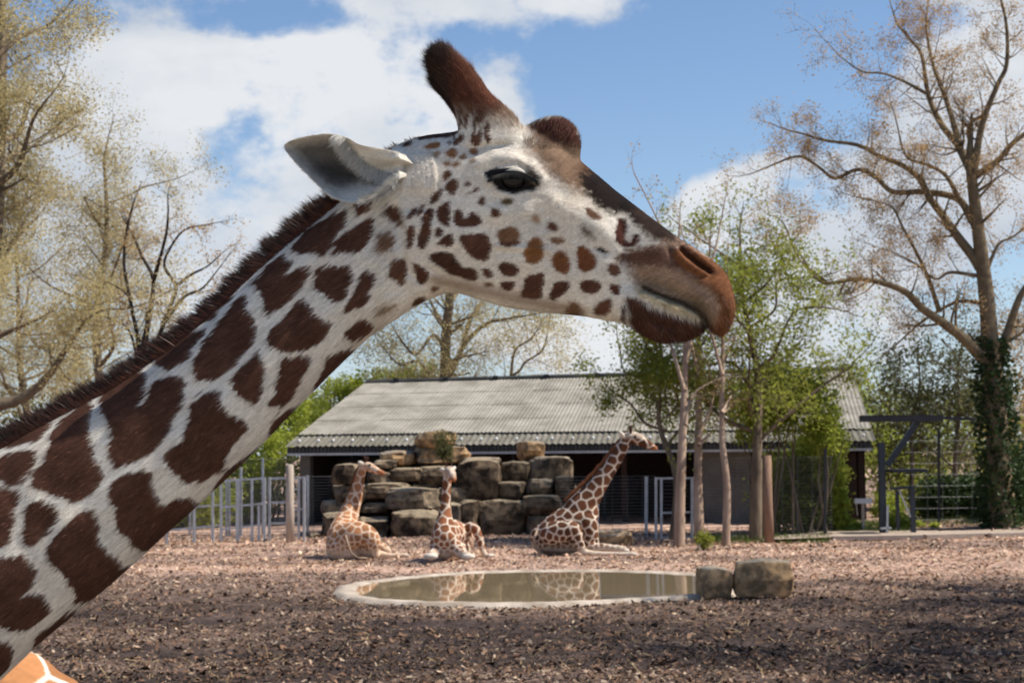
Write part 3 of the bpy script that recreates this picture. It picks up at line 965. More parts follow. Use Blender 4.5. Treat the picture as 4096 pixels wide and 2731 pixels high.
fv, ff, fc = hairs(r0 - n0 * .0006, n0, dirn, ln, wd, np.minimum(c0, .8))
fur = tag(mesh_np('fur', fv, ff, M_fur, gir, False, fc), kind='stuff')

# --- mane: stiff hairs along the ridge of the neck
ridge = [(-760, 1480), (-520, 1330), (-300, 1215), (-130, 1115), (0, 1035), (130, 962), (260, 893), (370, 818), (470, 738), (560, 652), (650, 572), (730, 505), (795, 452), (850, 398), (905, 345), (960, 322)]
rs = sub_stations(ridge, 12)
seglen = np.r_[0, np.cumsum(np.hypot(*np.diff(rs, axis=0).T))]
NM = 30000
s = rng.uniform(0, seglen[-1], NM)
mx_ = np.interp(s, seglen, rs[:, 0]); my_ = np.interp(s, seglen, rs[:, 1])
tx = np.gradient(rs[:, 0]); ty = np.gradient(rs[:, 1])
tl_ = np.hypot(tx, ty)
tx, ty = np.interp(s, seglen, tx / tl_), np.interp(s, seglen, ty / tl_)
back = rng.normal(0, .6, NM)
root = np.array([P((a + 10 + b * 4) * S, (c + 8 + b * 4) * S, Y0) for a, b, c in zip(mx_, back, my_)])
root[:, 1] += rng.normal(0, .013, NM)
clump = vnoise(s / 7, s * 0, 5) - .5
up2 = np.stack([ty, -tx], 1)
up2 = np.where((up2[:, 1] > 0)[:, None], -up2, up2)     # picture up
d3 = np.stack([up2[:, 0], (root[:, 1] - Y0) * 9 + rng.normal(0, .13, NM), -up2[:, 1]], 1)
d3 = d3 + np.stack([tx, tx * 0, -ty], 1) * (-.34 + clump * .5 + rng.normal(0, .16, NM))[:, None]
d3 /= np.linalg.norm(d3, axis=1, keepdims=True)
fade = np.clip((seglen[-1] - s) / 160, .25, 1)
ml = (.038 + .022 * rng.random(NM) ** .8 + .012 * clump + .010 * (vnoise(s / 24, s * 0, 9) - .5)) * fade
shade_ = rng.random(NM)[:, None]
mc = np.array([.018, .010, .008]) * (.6 + shade_) + np.array([.05, .018, .01]) * (rng.random(NM) < .3)[:, None]
hn = np.tile(np.array([0.05, -1, .1]), (NM, 1)) + rng.normal(0, .3, (NM, 3))
mv, mf, mcc = hairs(root, hn, d3, ml, rng.uniform(.0009, .0019, NM), mc, .12, 2)
# shorter reddish hair at the foot of the mane
NB = 12000
s = rng.uniform(0, seglen[-1] * .97, NB)
mx_ = np.interp(s, seglen, rs[:, 0]); my_ = np.interp(s, seglen, rs[:, 1])
txb, tyb = np.interp(s, seglen, np.gradient(rs[:, 0]) / tl_), np.interp(s, seglen, np.gradient(rs[:, 1]) / tl_)
root = np.array([P((a + 14) * S, (c + 12) * S, Y0) for a, c in zip(mx_, my_)])
sgn = np.where(rng.random(NB) < .6, -1, 1)
root[:, 1] += sgn * rng.uniform(.012, .036, NB)
d3 = np.stack([tyb, sgn * .25, txb], 1) + np.stack([-txb, txb * 0, tyb], 1) * .5 + rng.normal(0, .12, (NB, 3))
d3 /= np.linalg.norm(d3, axis=1, keepdims=True)
mc2 = np.array([.075, .026, .014]) * (.5 + rng.random(NB))[:, None]
mv2, mf2, mcc2 = hairs(root, np.stack([txb * 0 + .05, sgn * 1.0, txb * 0 + .2], 1), d3, rng.uniform(.02, .036, NB), rng.uniform(.0008, .0015, NB), mc2, .1, 2)
mane = tag(mesh_np('mane', np.vstack([mv, mv2]), np.vstack([mf, mf2 + len(mv)]), M_mane, gir, False, np.vstack([mcc, mcc2])), kind='stuff')


# --- eyes, lids, lashes
def surf_y(qx, qy, r=14):
    m = (np.hypot(px - qx, py - qy) < r) & (bv[:, 1] < Y0)
    return bv[m, 1].min()


def uv_sphere(c, r, nu=28, nv_=18, sc=(1, 1, 1)):
    v, f = [], []
    for j in range(nv_ + 1):
        th = math.pi * j / nv_
        for i in range(nu):
            a = 2 * math.pi * i / nu
            v.append((c[0] + r * sc[0] * math.sin(th) * math.cos(a), c[1] + r * sc[1] * math.sin(th) * math.sin(a), c[2] + r * sc[2] * math.cos(th)))
    for j in range(nv_):
        for i in range(nu):
            f.append([j * nu + i, j * nu + (i + 1) % nu, (j + 1) * nu + (i + 1) % nu, (j + 1) * nu + i])
    return np.array(v), f


ex, ey = tl('5', [(1085, 272)])[0]
ysurf = surf_y(ex, ey)
for sd in (-1, 1):
    q = P(ex, ey, ysurf)
    yc = ysurf + .0175
    c = np.array([q.x, yc, q.z])
    def mir(v):
        v = np.array(v, dtype=float)
        if sd > 0:
            v[:, 1] = 2 * Y0 - v[:, 1]
        return v
    v, f = uv_sphere(c, .0235, sc=(1.1, 1, .92))
    eyeball = mesh_np('eye', mir(v), f, M_eye, gir)
    # upper lid: part of a slightly larger ball, white fur with a black rim
    lv, lf, lc = [], [], []
    na, nb = 30, 14
    for j in range(nb + 1):
        for i in range(na + 1):
            az = math.pi * (-.06 + 1.12 * i / na)               # along the opening, front corner to back corner
            el = .24 + (math.pi * .5 - .24) * (j / nb) ** .9          # from the rim up and over
            rr = .0272 + .003 * math.sin(math.pi * j / nb)
            sag = .16 * math.cos(az)
            x = c[0] + rr * 1.24 * math.cos(az) * math.cos(el)
            y = c[1] - rr * math.sin(az) * math.cos(el) * .92
            z = c[2] + rr * .92 * math.sin(el) + .0035 - .004 * math.cos(az) * -1 * 0 - .006 * max(0, math.cos(az)) ** 2
            lv.append((x, y, z))
            k = min(1, max(0, (j - 1.0) / 1.6))
            lc.append(np.array([.018, .017, .018]) * (1 - k) + np.array([.52, .48, .42]) * k)
    for j in range(nb):
        for i in range(na):
            a = j * (na + 1) + i
            lf.append([a, a + 1, a + na + 2, a + na + 1])
    lid = mesh_np('eyelid', mir(lv), lf, M_coat, eyeball, True, np.array(lc))
    nl = 800
    t = rng.uniform(.04, .97, nl)
    az = math.pi * (-.06 + 1.12 * t)
    rr = .0275
    ro = np.stack([c[0] + rr * 1.24 * .97 * np.cos(az), c[1] - rr * .97 * .92 * np.sin(az) - .001, np.full(nl, c[2] + .0045 + .0055) - .006 * np.maximum(0, np.cos(az)) ** 2], 1)
    dd = np.stack([np.cos(az) * .75, -np.sin(az) * .8 - .25, np.full(nl, -.62)], 1) + rng.normal(0, .09, (nl, 3))
    dd /= np.linalg.norm(dd, axis=1, keepdims=True)
    ev, ef, ec = hairs(ro, np.tile([[0, -1.0, .3]], (nl, 1)), dd, rng.uniform(.016, .032, nl), np.full(nl, .0011), np.tile([[.016, .016, .018]], (nl, 1)) * rng.uniform(.4, 1.8, nl)[:, None], .2, 2)
    tag(mesh_np('eyelashes', mir(ev), ef, M_lash, eyeball, False, ec), kind='stuff')

# --- ears
EAR = [(1090, 975, 1090, 1075), (1030, 935, 1030, 1095), (975, 908, 975, 1110), (900, 888, 905, 1195), (760, 862, 770, 1270), (650, 836, 660, 1296), (560, 785, 545, 1287), (450, 760, 440, 1245), (330, 766, 350, 1170), (220, 785, 250, 1070), (130, 808, 150, 965), (78, 840, 82, 882)]
est = sub_stations(EAR, 7)
ne, mt = len(est), 26
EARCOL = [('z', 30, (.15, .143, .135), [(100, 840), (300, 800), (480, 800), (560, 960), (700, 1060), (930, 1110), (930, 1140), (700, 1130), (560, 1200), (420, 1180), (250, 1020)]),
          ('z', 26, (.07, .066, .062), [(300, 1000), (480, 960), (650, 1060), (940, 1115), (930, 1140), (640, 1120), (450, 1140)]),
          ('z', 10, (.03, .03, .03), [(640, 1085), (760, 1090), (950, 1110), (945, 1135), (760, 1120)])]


def ear_surface(back):
    v = []
    for j, (ux, uy, lx, ly) in enumerate(est):
        sN = j / (ne - 1)
        wpx = math.hypot(ux - lx, uy - ly) / Z1 / 1969
        for i in range(mt + 1):
            t = i / mt          # 0 lower edge, 1 upper edge
            x, y = lx + (ux - lx) * t, ly + (uy - ly) * t
            cup = wpx * .42 * math.sin(math.pi * t) ** .8
            roll = .030 * math.exp(-((t - .80) / .16) ** 2) * max(0, 1 - sN * 2.0) ** .7 + .010 * math.exp(-((t - .12) / .12) ** 2) * max(0, 1 - sN * 1.8)
            yy = Y0 - .125 + .01 * sN + .06 * max(0, 1 - sN * 5.5) + cup * (1 - .5 * max(0, 1 - 2.2 * sN)) - roll
            if back:
                yy += .005 + .006 * math.sin(math.pi * t)
            v.append(P(*z1(x, y), yy))
    return v


fr, bk = ear_surface(False), ear_surface(True)
ev = np.array([tuple(p) for p in fr + bk])
nv1 = len(fr)
ef = []
w1 = mt + 1
for j in range(ne - 1):
    for i in range(mt):
        a = j * w1 + i
        ef.append([a, a + 1, a + w1 + 1, a + w1])
        ef.append([nv1 + a, nv1 + a + w1, nv1 + a + w1 + 1, nv1 + a + 1])
for j in range(ne - 1):
    for i, fl in ((0, 1), (mt, 0)):
        a, b = j * w1 + i, (j + 1) * w1 + i
        q = [a, b, nv1 + b, nv1 + a]
        ef.append(q if fl else q[::-1])
for i in range(mt):
    a = (ne - 1) * w1 + i
    ef.append([a, a + 1, nv1 + a + 1, nv1 + a])
epx, epy = proj(ev).T
ecol = np.tile([[.72, .67, .59]], (len(ev), 1)) * (.85 + .3 * fbm(epx / 30, epy / 30, 3, 9))[:, None]
sel = np.arange(len(ev)) < nv1
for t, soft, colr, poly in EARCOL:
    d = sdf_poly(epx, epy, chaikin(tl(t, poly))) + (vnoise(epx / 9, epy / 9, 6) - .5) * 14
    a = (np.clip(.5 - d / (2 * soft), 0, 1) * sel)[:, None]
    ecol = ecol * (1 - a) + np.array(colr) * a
ear = mesh_np('ear', ev, ef, M_coat, gir, True, ecol)
# the other ear is turned away behind the head
e2 = ev.copy()
piv = np.array(P(*z1(960, 1000), Y0 - .11))
rel = e2 - piv
ang = math.radians(62)
rx_ = rel[:, 0] * math.cos(ang) - rel[:, 1] * math.sin(ang)
ry_ = rel[:, 0] * math.sin(ang) + rel[:, 1] * math.cos(ang)
e2 = np.stack([rx_, ry_, rel[:, 2] * .9 - .02], 1) + piv
e2[:, 1] = 2 * Y0 - e2[:, 1]
mesh_np('ear', e2, [q[::-1] for q in ef], M_coat, gir, True, ecol)
# long pale hairs inside and short fur on the ear
NE = 26000
eq = np.array([q for q in ef])
en = vert_normals(ev, eq)
er, enn, ecc = sample_skin(ev, eq, en, ecol, NE, rng)
fl_ = np.array([-.9, 0, .1]) + rng.normal(0, .3, (NE, 3))
tg = fl_ - enn * np.sum(fl_ * enn, 1, keepdims=True)
tg /= np.linalg.norm(tg, axis=1, keepdims=True)
a1 = hairs(er, enn, tg + enn * .25, rng.uniform(.004, .009, NE), rng.uniform(.0006, .001, NE), ecc * rng.uniform(.8, 1.2, NE)[:, None])
band = np.array(tl('z', [(480, 775), (540, 860), (620, 960), (720, 1040), (830, 1090), (940, 1110)]))
NL = 2600
tt = rng.uniform(0, len(band) - 1.001, NL)
bi = tt.astype(int)
bp = band[bi] * (1 - (tt - bi))[:, None] + band[bi + 1] * (tt - bi)[:, None] + rng.normal(0, 7, (NL, 2)) + np.array([8, -8])
fp, fq = proj(np.array([tuple(p) for p in fr])).T
frn = np.array([tuple(p) for p in fr])
near_i = np.array([np.argmin((fp - a) ** 2 + (fq - b) ** 2) for a, b in bp])
lr = frn[near_i] + np.array([0, -.003, 0])
dd = np.array([-.5, -.25, -.7]) + rng.normal(0, .25, (NL, 3))
dd /= np.linalg.norm(dd, axis=1, keepdims=True)
a2 = hairs(lr, np.tile([[0, -1., 0]], (NL, 1)), dd, rng.uniform(.012, .03, NL), np.full(NL, .0008), np.tile([[.55, .53, .48]], (NL, 1)) * rng.uniform(.6, 1.1, NL)[:, None], .1, 2)
NL2 = 1400
low = np.array(tl('z', [(700, 1290), (800, 1260), (880, 1215), (930, 1160), (955, 1130)]))
tt = rng.uniform(0, len(low) - 1.001, NL2); bi = tt.astype(int)
bp = low[bi] * (1 - (tt - bi))[:, None] + low[bi + 1] * (tt - bi)[:, None] + rng.normal(0, 5, (NL2, 2))
near_i = np.array([np.argmin((fp - a) ** 2 + (fq - b) ** 2) for a, b in bp])
lr = frn[near_i] + np.array([0, -.003, 0])
dd = np.array([-.5, -.4, .15]) + rng.normal(0, .35, (NL2, 3))
dd /= np.linalg.norm(dd, axis=1, keepdims=True)
a3 = hairs(lr, np.tile([[0, -1., 0]], (NL2, 1)), dd, rng.uniform(.012, .026, NL2), np.full(NL2, .0008), np.tile([[.5, .48, .44]], (NL2, 1)) * rng.uniform(.6, 1.1, NL2)[:, None], .1, 2)
vv, ffs, cc, off = [], [], [], 0
for (v, f, c) in (a1, a2, a3):
    vv.append(v); ffs.append(f + off); cc.append(c); off += len(v)
tag(mesh_np('ear_hair', np.vstack(vv), np.vstack(ffs), M_fur, ear, False, np.vstack(cc)), kind='stuff')
# a few long whiskers on the lips
wh = MB()
for i in range(46):
    qx, qy = tl('6', [(rng.uniform(1000, 1500), rng.uniform(1330, 1480))])[0] if i < 28 else tl('6', [(rng.uniform(1640, 1770), rng.uniform(1000, 1380))])[0]
    k = np.argmin((px - qx) ** 2 + (py - qy) ** 2 + (bv[:, 1] > Y0) * 1e4)
    p0 = bv[k]
    d = nrm[k] + rng.normal(0, .35, 3) + np.array([.2, 0, -.5])
    d /= np.linalg.norm(d)
    L = rng.uniform(.02, .04)
    wh.tube([p0, p0 + d * L * .6, p0 + d * L + np.array([0, 0, -.004])], [.0004, .0003, .0001], 3, False)
wh.build('whiskers', mat('whisker', (.12, .07, .05), .5), gir)['kind'] = 'stuff'
# ------------------------------------------------------------------ ground, pond, path
rng = np.random.default_rng(3)


def axis(lo, hi, step, far):
    dense = np.arange(lo, hi + step / 2, step)
    a = lo - np.geomspace(step * 4, far, 14)[::-1]
    b = hi + np.geomspace(step * 4, far, 14)
    return np.concatenate([a, dense, b])


PC = [GP(1395, 2352), GP(2200, 2416), GP(2200, 2284), GP(2990, 2345)]
PCX, PCY = (PC[0].x + PC[3].x) / 2, (PC[1].y + PC[2].y) / 2
PRX, PRY = (PC[3].x - PC[0].x) / 2, (PC[1].y - PC[2].y) / -2


def pond_r(x, y):
    a = np.arctan2((y - PCY) / PRY, (x - PCX) / PRX)
    wob = 1 + .035 * np.sin(2 * a + .6) + .025 * np.sin(3 * a + 2.1) + .012 * np.sin(7 * a)
    return np.hypot((x - PCX) / PRX, (y - PCY) / PRY) / wob


def ground_z(x, y):
    fade = np.clip(1 - np.hypot(x, y - 28) / 60, 0, 1)
    z = (fbm(x / 1.7, y / 1.7, 4, 5) - .5) * .12 * fade + (fbm(x / .3, y / .3, 3, 15) - .5) * .10 * fade
    r = pond_r(x, y)
    k = np.clip((1.32 - r) / .3, 0, 1)
    z = z * (1 - k) - .05 * k
    bank = np.clip((y - 37.5) / 6, 0, 1) * np.clip((x - 9) / 6, 0, 1) * .35
    return z + bank


gx, gy = axis(-16, 18, .16, 600), axis(12, 46, .16, 700)
X, Y = np.meshgrid(gx, gy)
Z = ground_z(X, Y)
nx, ny = len(gx), len(gy)
idx = np.arange(nx * ny).reshape(ny, nx)
gf = np.stack([idx[:-1, :-1], idx[:-1, 1:], idx[1:, 1:], idx[1:, :-1]], -1).reshape(-1, 4)


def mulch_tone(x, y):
    """dark and pale areas of the bark litter, darker towards the camera"""
    dark_mix = fbm(x / 4.5 + 4, y / 1.5, 4, 61)
    dark_mix = np.clip((dark_mix - .42) * 5.0, 0, 1)
    dark_mix = dark_mix * np.clip(.55 + .9 * fbm(x / .5, y / .35, 3, 62), 0, 1)
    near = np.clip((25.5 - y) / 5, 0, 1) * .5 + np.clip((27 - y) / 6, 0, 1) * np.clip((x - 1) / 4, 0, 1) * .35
    return np.clip(dark_mix * .6 + near, 0, 1)


dark_mix = mulch_tone(X, Y).ravel()[:, None]
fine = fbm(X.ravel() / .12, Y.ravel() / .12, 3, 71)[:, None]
far_pale = (.85 + .75 * np.clip((Y.ravel() - 23.5) / 6, 0, 1))[:, None]  # litter colour turns paler with distance
gcol = far_pale * (np.array([.26, .175, .135]) * (1 - dark_mix) + np.array([.062, .045, .040]) * dark_mix) * (.55 + .9 * fine)
M_ground = mat('bark_ground', (.1, .07, .05), rough=.95, spec=.1, attr=True, var=.45, vscale=9, bump=.9, bscale=22)
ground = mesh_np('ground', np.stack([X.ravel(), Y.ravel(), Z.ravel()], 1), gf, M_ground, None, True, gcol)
tag(ground, 'brown bark litter ground of the giraffe paddock', kind='structure')

# bark chips and straw lying on the ground
NC = 225000
u = rng.random(NC)
cy = 13.5 + 29.5 * u ** 1.25
cx = (rng.random(NC) * 2 - 1) * (cy * .36 + 2.5) + .3
trod = fbm(cx / 1.3, cy / 1.0, 4, 88)
keep = (trod + rng.random(NC) * .3 < .86) & (pond_r(cx, cy) + (fbm(cx * 2, cy * 2, 3, 8) - .5) * .16 > 1.055) & (np.abs(cx) < 17)
cx, cy = cx[keep], cy[keep]
NC = len(cx)
cz = ground_z(cx, cy)
sl = rng.gamma(2.2, .0125, NC) + .010
big_ = rng.random(NC) < .03
sl = np.where(big_, sl * 1.6, sl)
sl = np.minimum(sl, .10)
sl *= 1 + .3 * np.clip((cy - 20) / 25, 0, 1)
sw = sl * rng.uniform(.25, .7, NC)
straw = rng.random(NC) < .025
sl = np.where(straw, sl * 3 + .04, sl); sw = np.where(straw, .005 + .002 * rng.random(NC), sw)
az = rng.uniform(0, 2 * math.pi, NC)
tilt = rng.normal(0, .32, NC); roll_ = rng.normal(0, .4, NC)
du = np.stack([np.cos(az) * np.cos(tilt), np.sin(az) * np.cos(tilt), np.sin(tilt)], 1)
dv = np.stack([-np.sin(az) * np.cos(roll_), np.cos(az) * np.cos(roll_), np.sin(roll_)], 1)
cc = np.stack([cx, cy, cz + .008 + np.abs(np.sin(tilt)) * sl * .45 + rng.random(NC) * .012], 1)
hl, hw = (sl / 2)[:, None], (sw / 2)[:, None]
arch = np.array([0, 0, 1]) * (hw * rng.uniform(.1, .7, NC)[:, None])
jt = lambda: rng.uniform(.6, 1.15, NC)[:, None]
p = np.stack([cc - du * hl * jt() - dv * hw * jt(), cc + du * hl * jt() - dv * hw * jt() * .8 + arch, cc + du * hl * jt() + dv * hw * jt(), cc - du * hl * jt() + dv * hw * jt() + arch], 1).reshape(-1, 3)      # bent four-cornered flakes
cf = np.arange(NC * 4).reshape(-1, 4)
pal = np.array([[.19, .105, .07], [.27, .165, .115], [.11, .066, .047], [.36, .245, .18], [.05, .036, .03], [.25, .14, .09], [.30, .22, .17], [.43, .31, .23]])
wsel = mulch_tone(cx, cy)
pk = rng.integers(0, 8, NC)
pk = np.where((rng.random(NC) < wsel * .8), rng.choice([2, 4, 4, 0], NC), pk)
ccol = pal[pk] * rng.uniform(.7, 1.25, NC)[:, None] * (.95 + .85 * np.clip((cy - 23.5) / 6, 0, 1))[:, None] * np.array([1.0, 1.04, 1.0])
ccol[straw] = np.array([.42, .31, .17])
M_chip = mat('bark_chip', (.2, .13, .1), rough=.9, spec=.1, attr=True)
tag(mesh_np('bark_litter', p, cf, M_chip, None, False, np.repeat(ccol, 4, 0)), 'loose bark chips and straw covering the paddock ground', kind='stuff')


def ring_mesh(name, radii, zs, material, n=120, parent=None):
    v, f = [], []
    for r, z in zip(radii, zs):
        for i in range(n):
            a = 2 * math.pi * i / n
            wob = 1 + .035 * math.sin(2 * a + .6) + .025 * math.sin(3 * a + 2.1) + .012 * math.sin(7 * a)
            rr = r * wob + (.014 * math.sin(a * 23) + .012 * math.sin(a * 41 + 1) + .012 * math.sin(a * 67)) * (1 if r > 1.05 else .55)
            v.append((PCX + PRX * rr * math.cos(a), PCY + PRY * rr * math.sin(a), z))
    for j in range(len(radii) - 1):
        for i in range(n):
            f.append([j * n + i, j * n + (i + 1) % n, (j + 1) * n + (i + 1) % n, (j + 1) * n + i])
    return v, f, n


M_conc = mat('pale_concrete', (.44, .36, .30), rough=.85, spec=.2, color2=(.33, .27, .22), vscale=3.5, bump=.4, bscale=40)
M_rim = mat('stained_rim', (.52, .44, .365), contrast=1.3, rough=.9, spec=.12, color2=(.30, .245, .19), vscale=2.2, bump=.5, bscale=30)
v, f, n = ring_mesh('', [1.07, 1.05, 1.02, .98, .945, .85, .5], [-.05, .022, .034, .03, .0, -.10, -.24], M_conc)
f.append([6 * n + i for i in range(n)])
tag(mesh_np('pond_rim', v, f, M_rim, None, True), 'shallow pale concrete basin rim around the drinking pond', 'pond')
M_water = bpy.data.materials.new('pond_water')
M_water.use_nodes = True
wb = M_water.node_tree.nodes['Principled BSDF']
wb.inputs['Base Color'].default_value = (.24, .185, .11, 1)
wb.inputs['Roughness'].default_value = .03
wb.inputs['Specular IOR Level'].default_value = .8
wnz = M_water.node_tree.nodes.new('ShaderNodeTexNoise'); wnz.inputs['Scale'].default_value = 1.2; wnz.inputs['Detail'].default_value = 3
wbp = M_water.node_tree.nodes.new('ShaderNodeBump'); wbp.inputs['Strength'].default_value = .05; wbp.inputs['Distance'].default_value = .02
wtc = M_water.node_tree.nodes.new('ShaderNodeTexCoord')
M_water.node_tree.links.new(wtc.outputs['Object'], wnz.inputs['Vector'])
M_water.node_tree.links.new(wnz.outputs['Fac'], wbp.inputs['Height'])
M_water.node_tree.links.new(wbp.outputs[0], wb.inputs['Normal'])
v, f, n = ring_mesh('', [.955, .5, .02], [.012] * 3, M_water)
f.append([2 * n + i for i in range(n)])
tag(mesh_np('water', v, f, M_water, None, True), 'still brownish pond water', kind='structure')

# unseen pale paving, added to bounce warm light onto the giraffe's flank
M_bounce = mat('bounce_paving', (.46, .40, .32), rough=.9, spec=.15, color2=(.34, .29, .23), vscale=1.5, bump=.2)
tag(mesh_np('bounce_pavement', [(-25, -25, .09), (25, -25, .09), (25, 2.3, .09), (-25, 2.3, .09)], [[0, 1, 2, 3]], M_bounce, None, False), 'unseen pale paving added to bounce warm light onto the large giraffe', kind='structure')
# sandy service path with a pale kerb on the far side
M_sand = mat('sand_path', (.42, .34, .27), rough=.95, spec=.1, color2=(.30, .23, .18), vscale=2.5, bump=.3, bscale=30)
k0, k1 = GP(2950, 2185), GP(4300, 2150)


def strip(name, pts_near, pts_far, z, m, kind='structure', label=None):
    v = [(p.x, p.y, z) for p in pts_near] + [(p.x, p.y, z) for p in pts_far]
    n = len(pts_near)
    f = [[i, i + 1, n + i + 1, n + i] for i in range(n - 1)]
    o = mesh_np(name, v, f, m, None, False)
    return tag(o, label, kind=kind)


near = [GP(3080, 2172), GP(3300, 2164), GP(3600, 2159), GP(3800, 2153), GP(4300, 2140)]
far = [GP(3080, 2160), GP(3300, 2138), GP(3560, 2134), GP(3800, 2136), GP(4300, 2122)]
strip('path', near, far, .09, M_sand, label='pale sandy path in front of the gate')
for a, b_ in (((3330, 2163), (3690, 2158)), ((3700, 2157), (3930, 2151)), ((3960, 2151), (4300, 2142))):
    A, B = GP(*a), GP(*b_)
    m = MB(); m.bar((A.x, A.y, .06), (B.x, B.y, .06), .2, .11)
    tag(m.build('kerb', M_conc), 'pale stone kerb along the sandy path', kind='structure')

# ------------------------------------------------------------------ boulders
M_rock = mat('sandstone', (.17, .122, .08), contrast=1.8, top=(.27, .215, .15), rough=.92, spec=.1, color2=(.03, .022, .016), vscale=3.2, bump=1.0, bscale=9)  # sunlight on the upper faces is painted in by the top colour
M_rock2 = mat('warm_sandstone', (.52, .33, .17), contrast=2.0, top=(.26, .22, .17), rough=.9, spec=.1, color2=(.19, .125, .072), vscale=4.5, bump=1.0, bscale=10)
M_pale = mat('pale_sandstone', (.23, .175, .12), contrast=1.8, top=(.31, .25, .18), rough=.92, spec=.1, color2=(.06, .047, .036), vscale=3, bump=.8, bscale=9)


def boulder(name, c, size, seed, m, parent=None, rz=0.0, rough=.12, square=.34, cuts=9):
    r = np.random.default_rng(seed)
    nu, nv_ = 32, 20
    v = []
    for j in range(nv_ + 1):
        th = math.pi * j / nv_
        for i in range(nu):
            a = 2 * math.pi * i / nu
            d = np.array([math.sin(th) * math.cos(a), math.sin(th) * math.sin(a), math.cos(th)])
            e = np.sign(d) * np.abs(d) ** square
            v.append(e / max(np.abs(e).max(), 1e-6) * .55 + e * .45 / np.linalg.norm(e))
    v = np.array(v)
    for _ in range(cuts):          # broken faces
        pn = r.normal(0, 1, 3) * np.array([1, 1, .8]); pn /= np.linalg.norm(pn)
        over = v @ pn - (v @ pn).max() * r.uniform(.74, .95)
        v = v - pn * np.maximum(0, over)[:, None]
    v = v / np.abs(v).max(0)
    k = np.array(v)
    off = r.random(3) * 50
    for ax in range(3):
        o1, o2 = (ax + 1) % 3, (ax + 2) % 3
        k[:, ax] += (fbm(v[:, o1] * 1.3 + off[ax], v[:, o2] * 1.3 + off[o1], 3, seed) - .5) * rough * 1.9
        k[:, ax] += (fbm(v[:, o1] * 4 + off[o2], v[:, o2] * 4 + off[ax] + v[:, ax] * 2, 3, seed + 5) - .5) * rough * 1.3
    k *= np.array(size) / 2
    ca, sa = math.cos(rz), math.sin(rz)
    k = np.stack([k[:, 0] * ca - k[:, 1] * sa, k[:, 0] * sa + k[:, 1] * ca, k[:, 2]], 1) + np.array(c)
    f = []
    for j in range(nv_):
        for i in range(nu):
            f.append([j * nu + i, (j + 1) * nu + i, (j + 1) * nu + (i + 1) % nu, j * nu + (i + 1) % nu])
    o = mesh_np(name, k, f, m, parent, True)
    o.data.set_sharp_from_angle(angle=math.radians(20))
    return o


TA, TB = (1200, 1650, 2.4125), (1900, 1650, 2.4125)
ROCKS = [(TA, 300, 500, 610, 700, 0), (TA, 310, 700, 640, 870, 0), (TA, 185, 850, 480, 990, 0), (TA, 190, 960, 560, 1190, -1), (TA, 560, 1000, 890, 1200, -1),
         (TA, 570, 870, 870, 975, 0), (TA, 640, 680, 1095, 870, 0), (TA, 690, 455, 940, 540, 1), (TA, 640, 570, 860, 700, 1), (TA, 850, 530, 1210, 690, 1),
         (TA, 1110, 515, 1500, 700, 1), (TA, 850, 730, 1345, 950, -1), (TA, 880, 945, 1340, 1190, -2), (TA, 1060, 670, 1400, 770, 1), (TA, 740, 365, 1100, 510, 2),
         (TA, 1085, 325, 1620, 490, 2), (TA, 1105, 170, 1495, 340, 2), (TA, 1320, 720, 1630, 900, 0), (TA, 1490, 450, 1925, 860, 0), (TA, 1530, 850, 1750, 1180, -1),
         (TA, 1330, 880, 1600, 1110, -1), (TA, 75, 1150, 200, 1230, -1),
         (TB, 225, 475, 560, 690, 1), (TB, 510, 425, 945, 680, 1), (TB, 760, 620, 955, 820, 0), (TB, 195, 670, 500, 850, 0), (TB, 490, 635, 765, 810, 0),
         (TB, 20, 845, 520, 1190, -1), (TB, 465, 800, 840, 1020, -1), (TB, 500, 990, 720, 1190, -1), (TB, 430, 270, 655, 460, 2), (TB, 820, 720, 1030, 1100, 1), (TB, -120, 430, 240, 520, 1),
         (TB, 700, 1000, 900, 1190, 0)]
ROCK_Y = 42.0
rk = thing('boulder_wall', 'rockery wall of stacked weathered sandstone boulders in front of the barn', 'rock wall', (P(1800, 2110, ROCK_Y).x, ROCK_Y, 0))
for i, (T, x0, y0, x1, y1, lay) in enumerate(ROCKS):
    Yd = ROCK_Y + lay * .55
    a = P(T[0] + x0 / T[2], T[1] + y1 / T[2], Yd)
    b = P(T[0] + x1 / T[2], T[1] + y0 / T[2], Yd)
    w, h = b.x - a.x, b.z - a.z
    dp = max(.9, min(1.5, w * .9)) + (.6 if lay >= 1 else .3)
    if a.z < .35:
        h += a.z + .1; a.z = -.1
    boulder('boulder', ((a.x + b.x) / 2, Yd + dp / 2 - .1, a.z + h / 2), (w * 1.07, dp, h * 1.09), 100 + i, [M_rock, M_rock, M_pale][(i * 7) % 3] if lay < 2 else M_rock2, rk, rz=((i * 37) % 11 - 5) * .03)
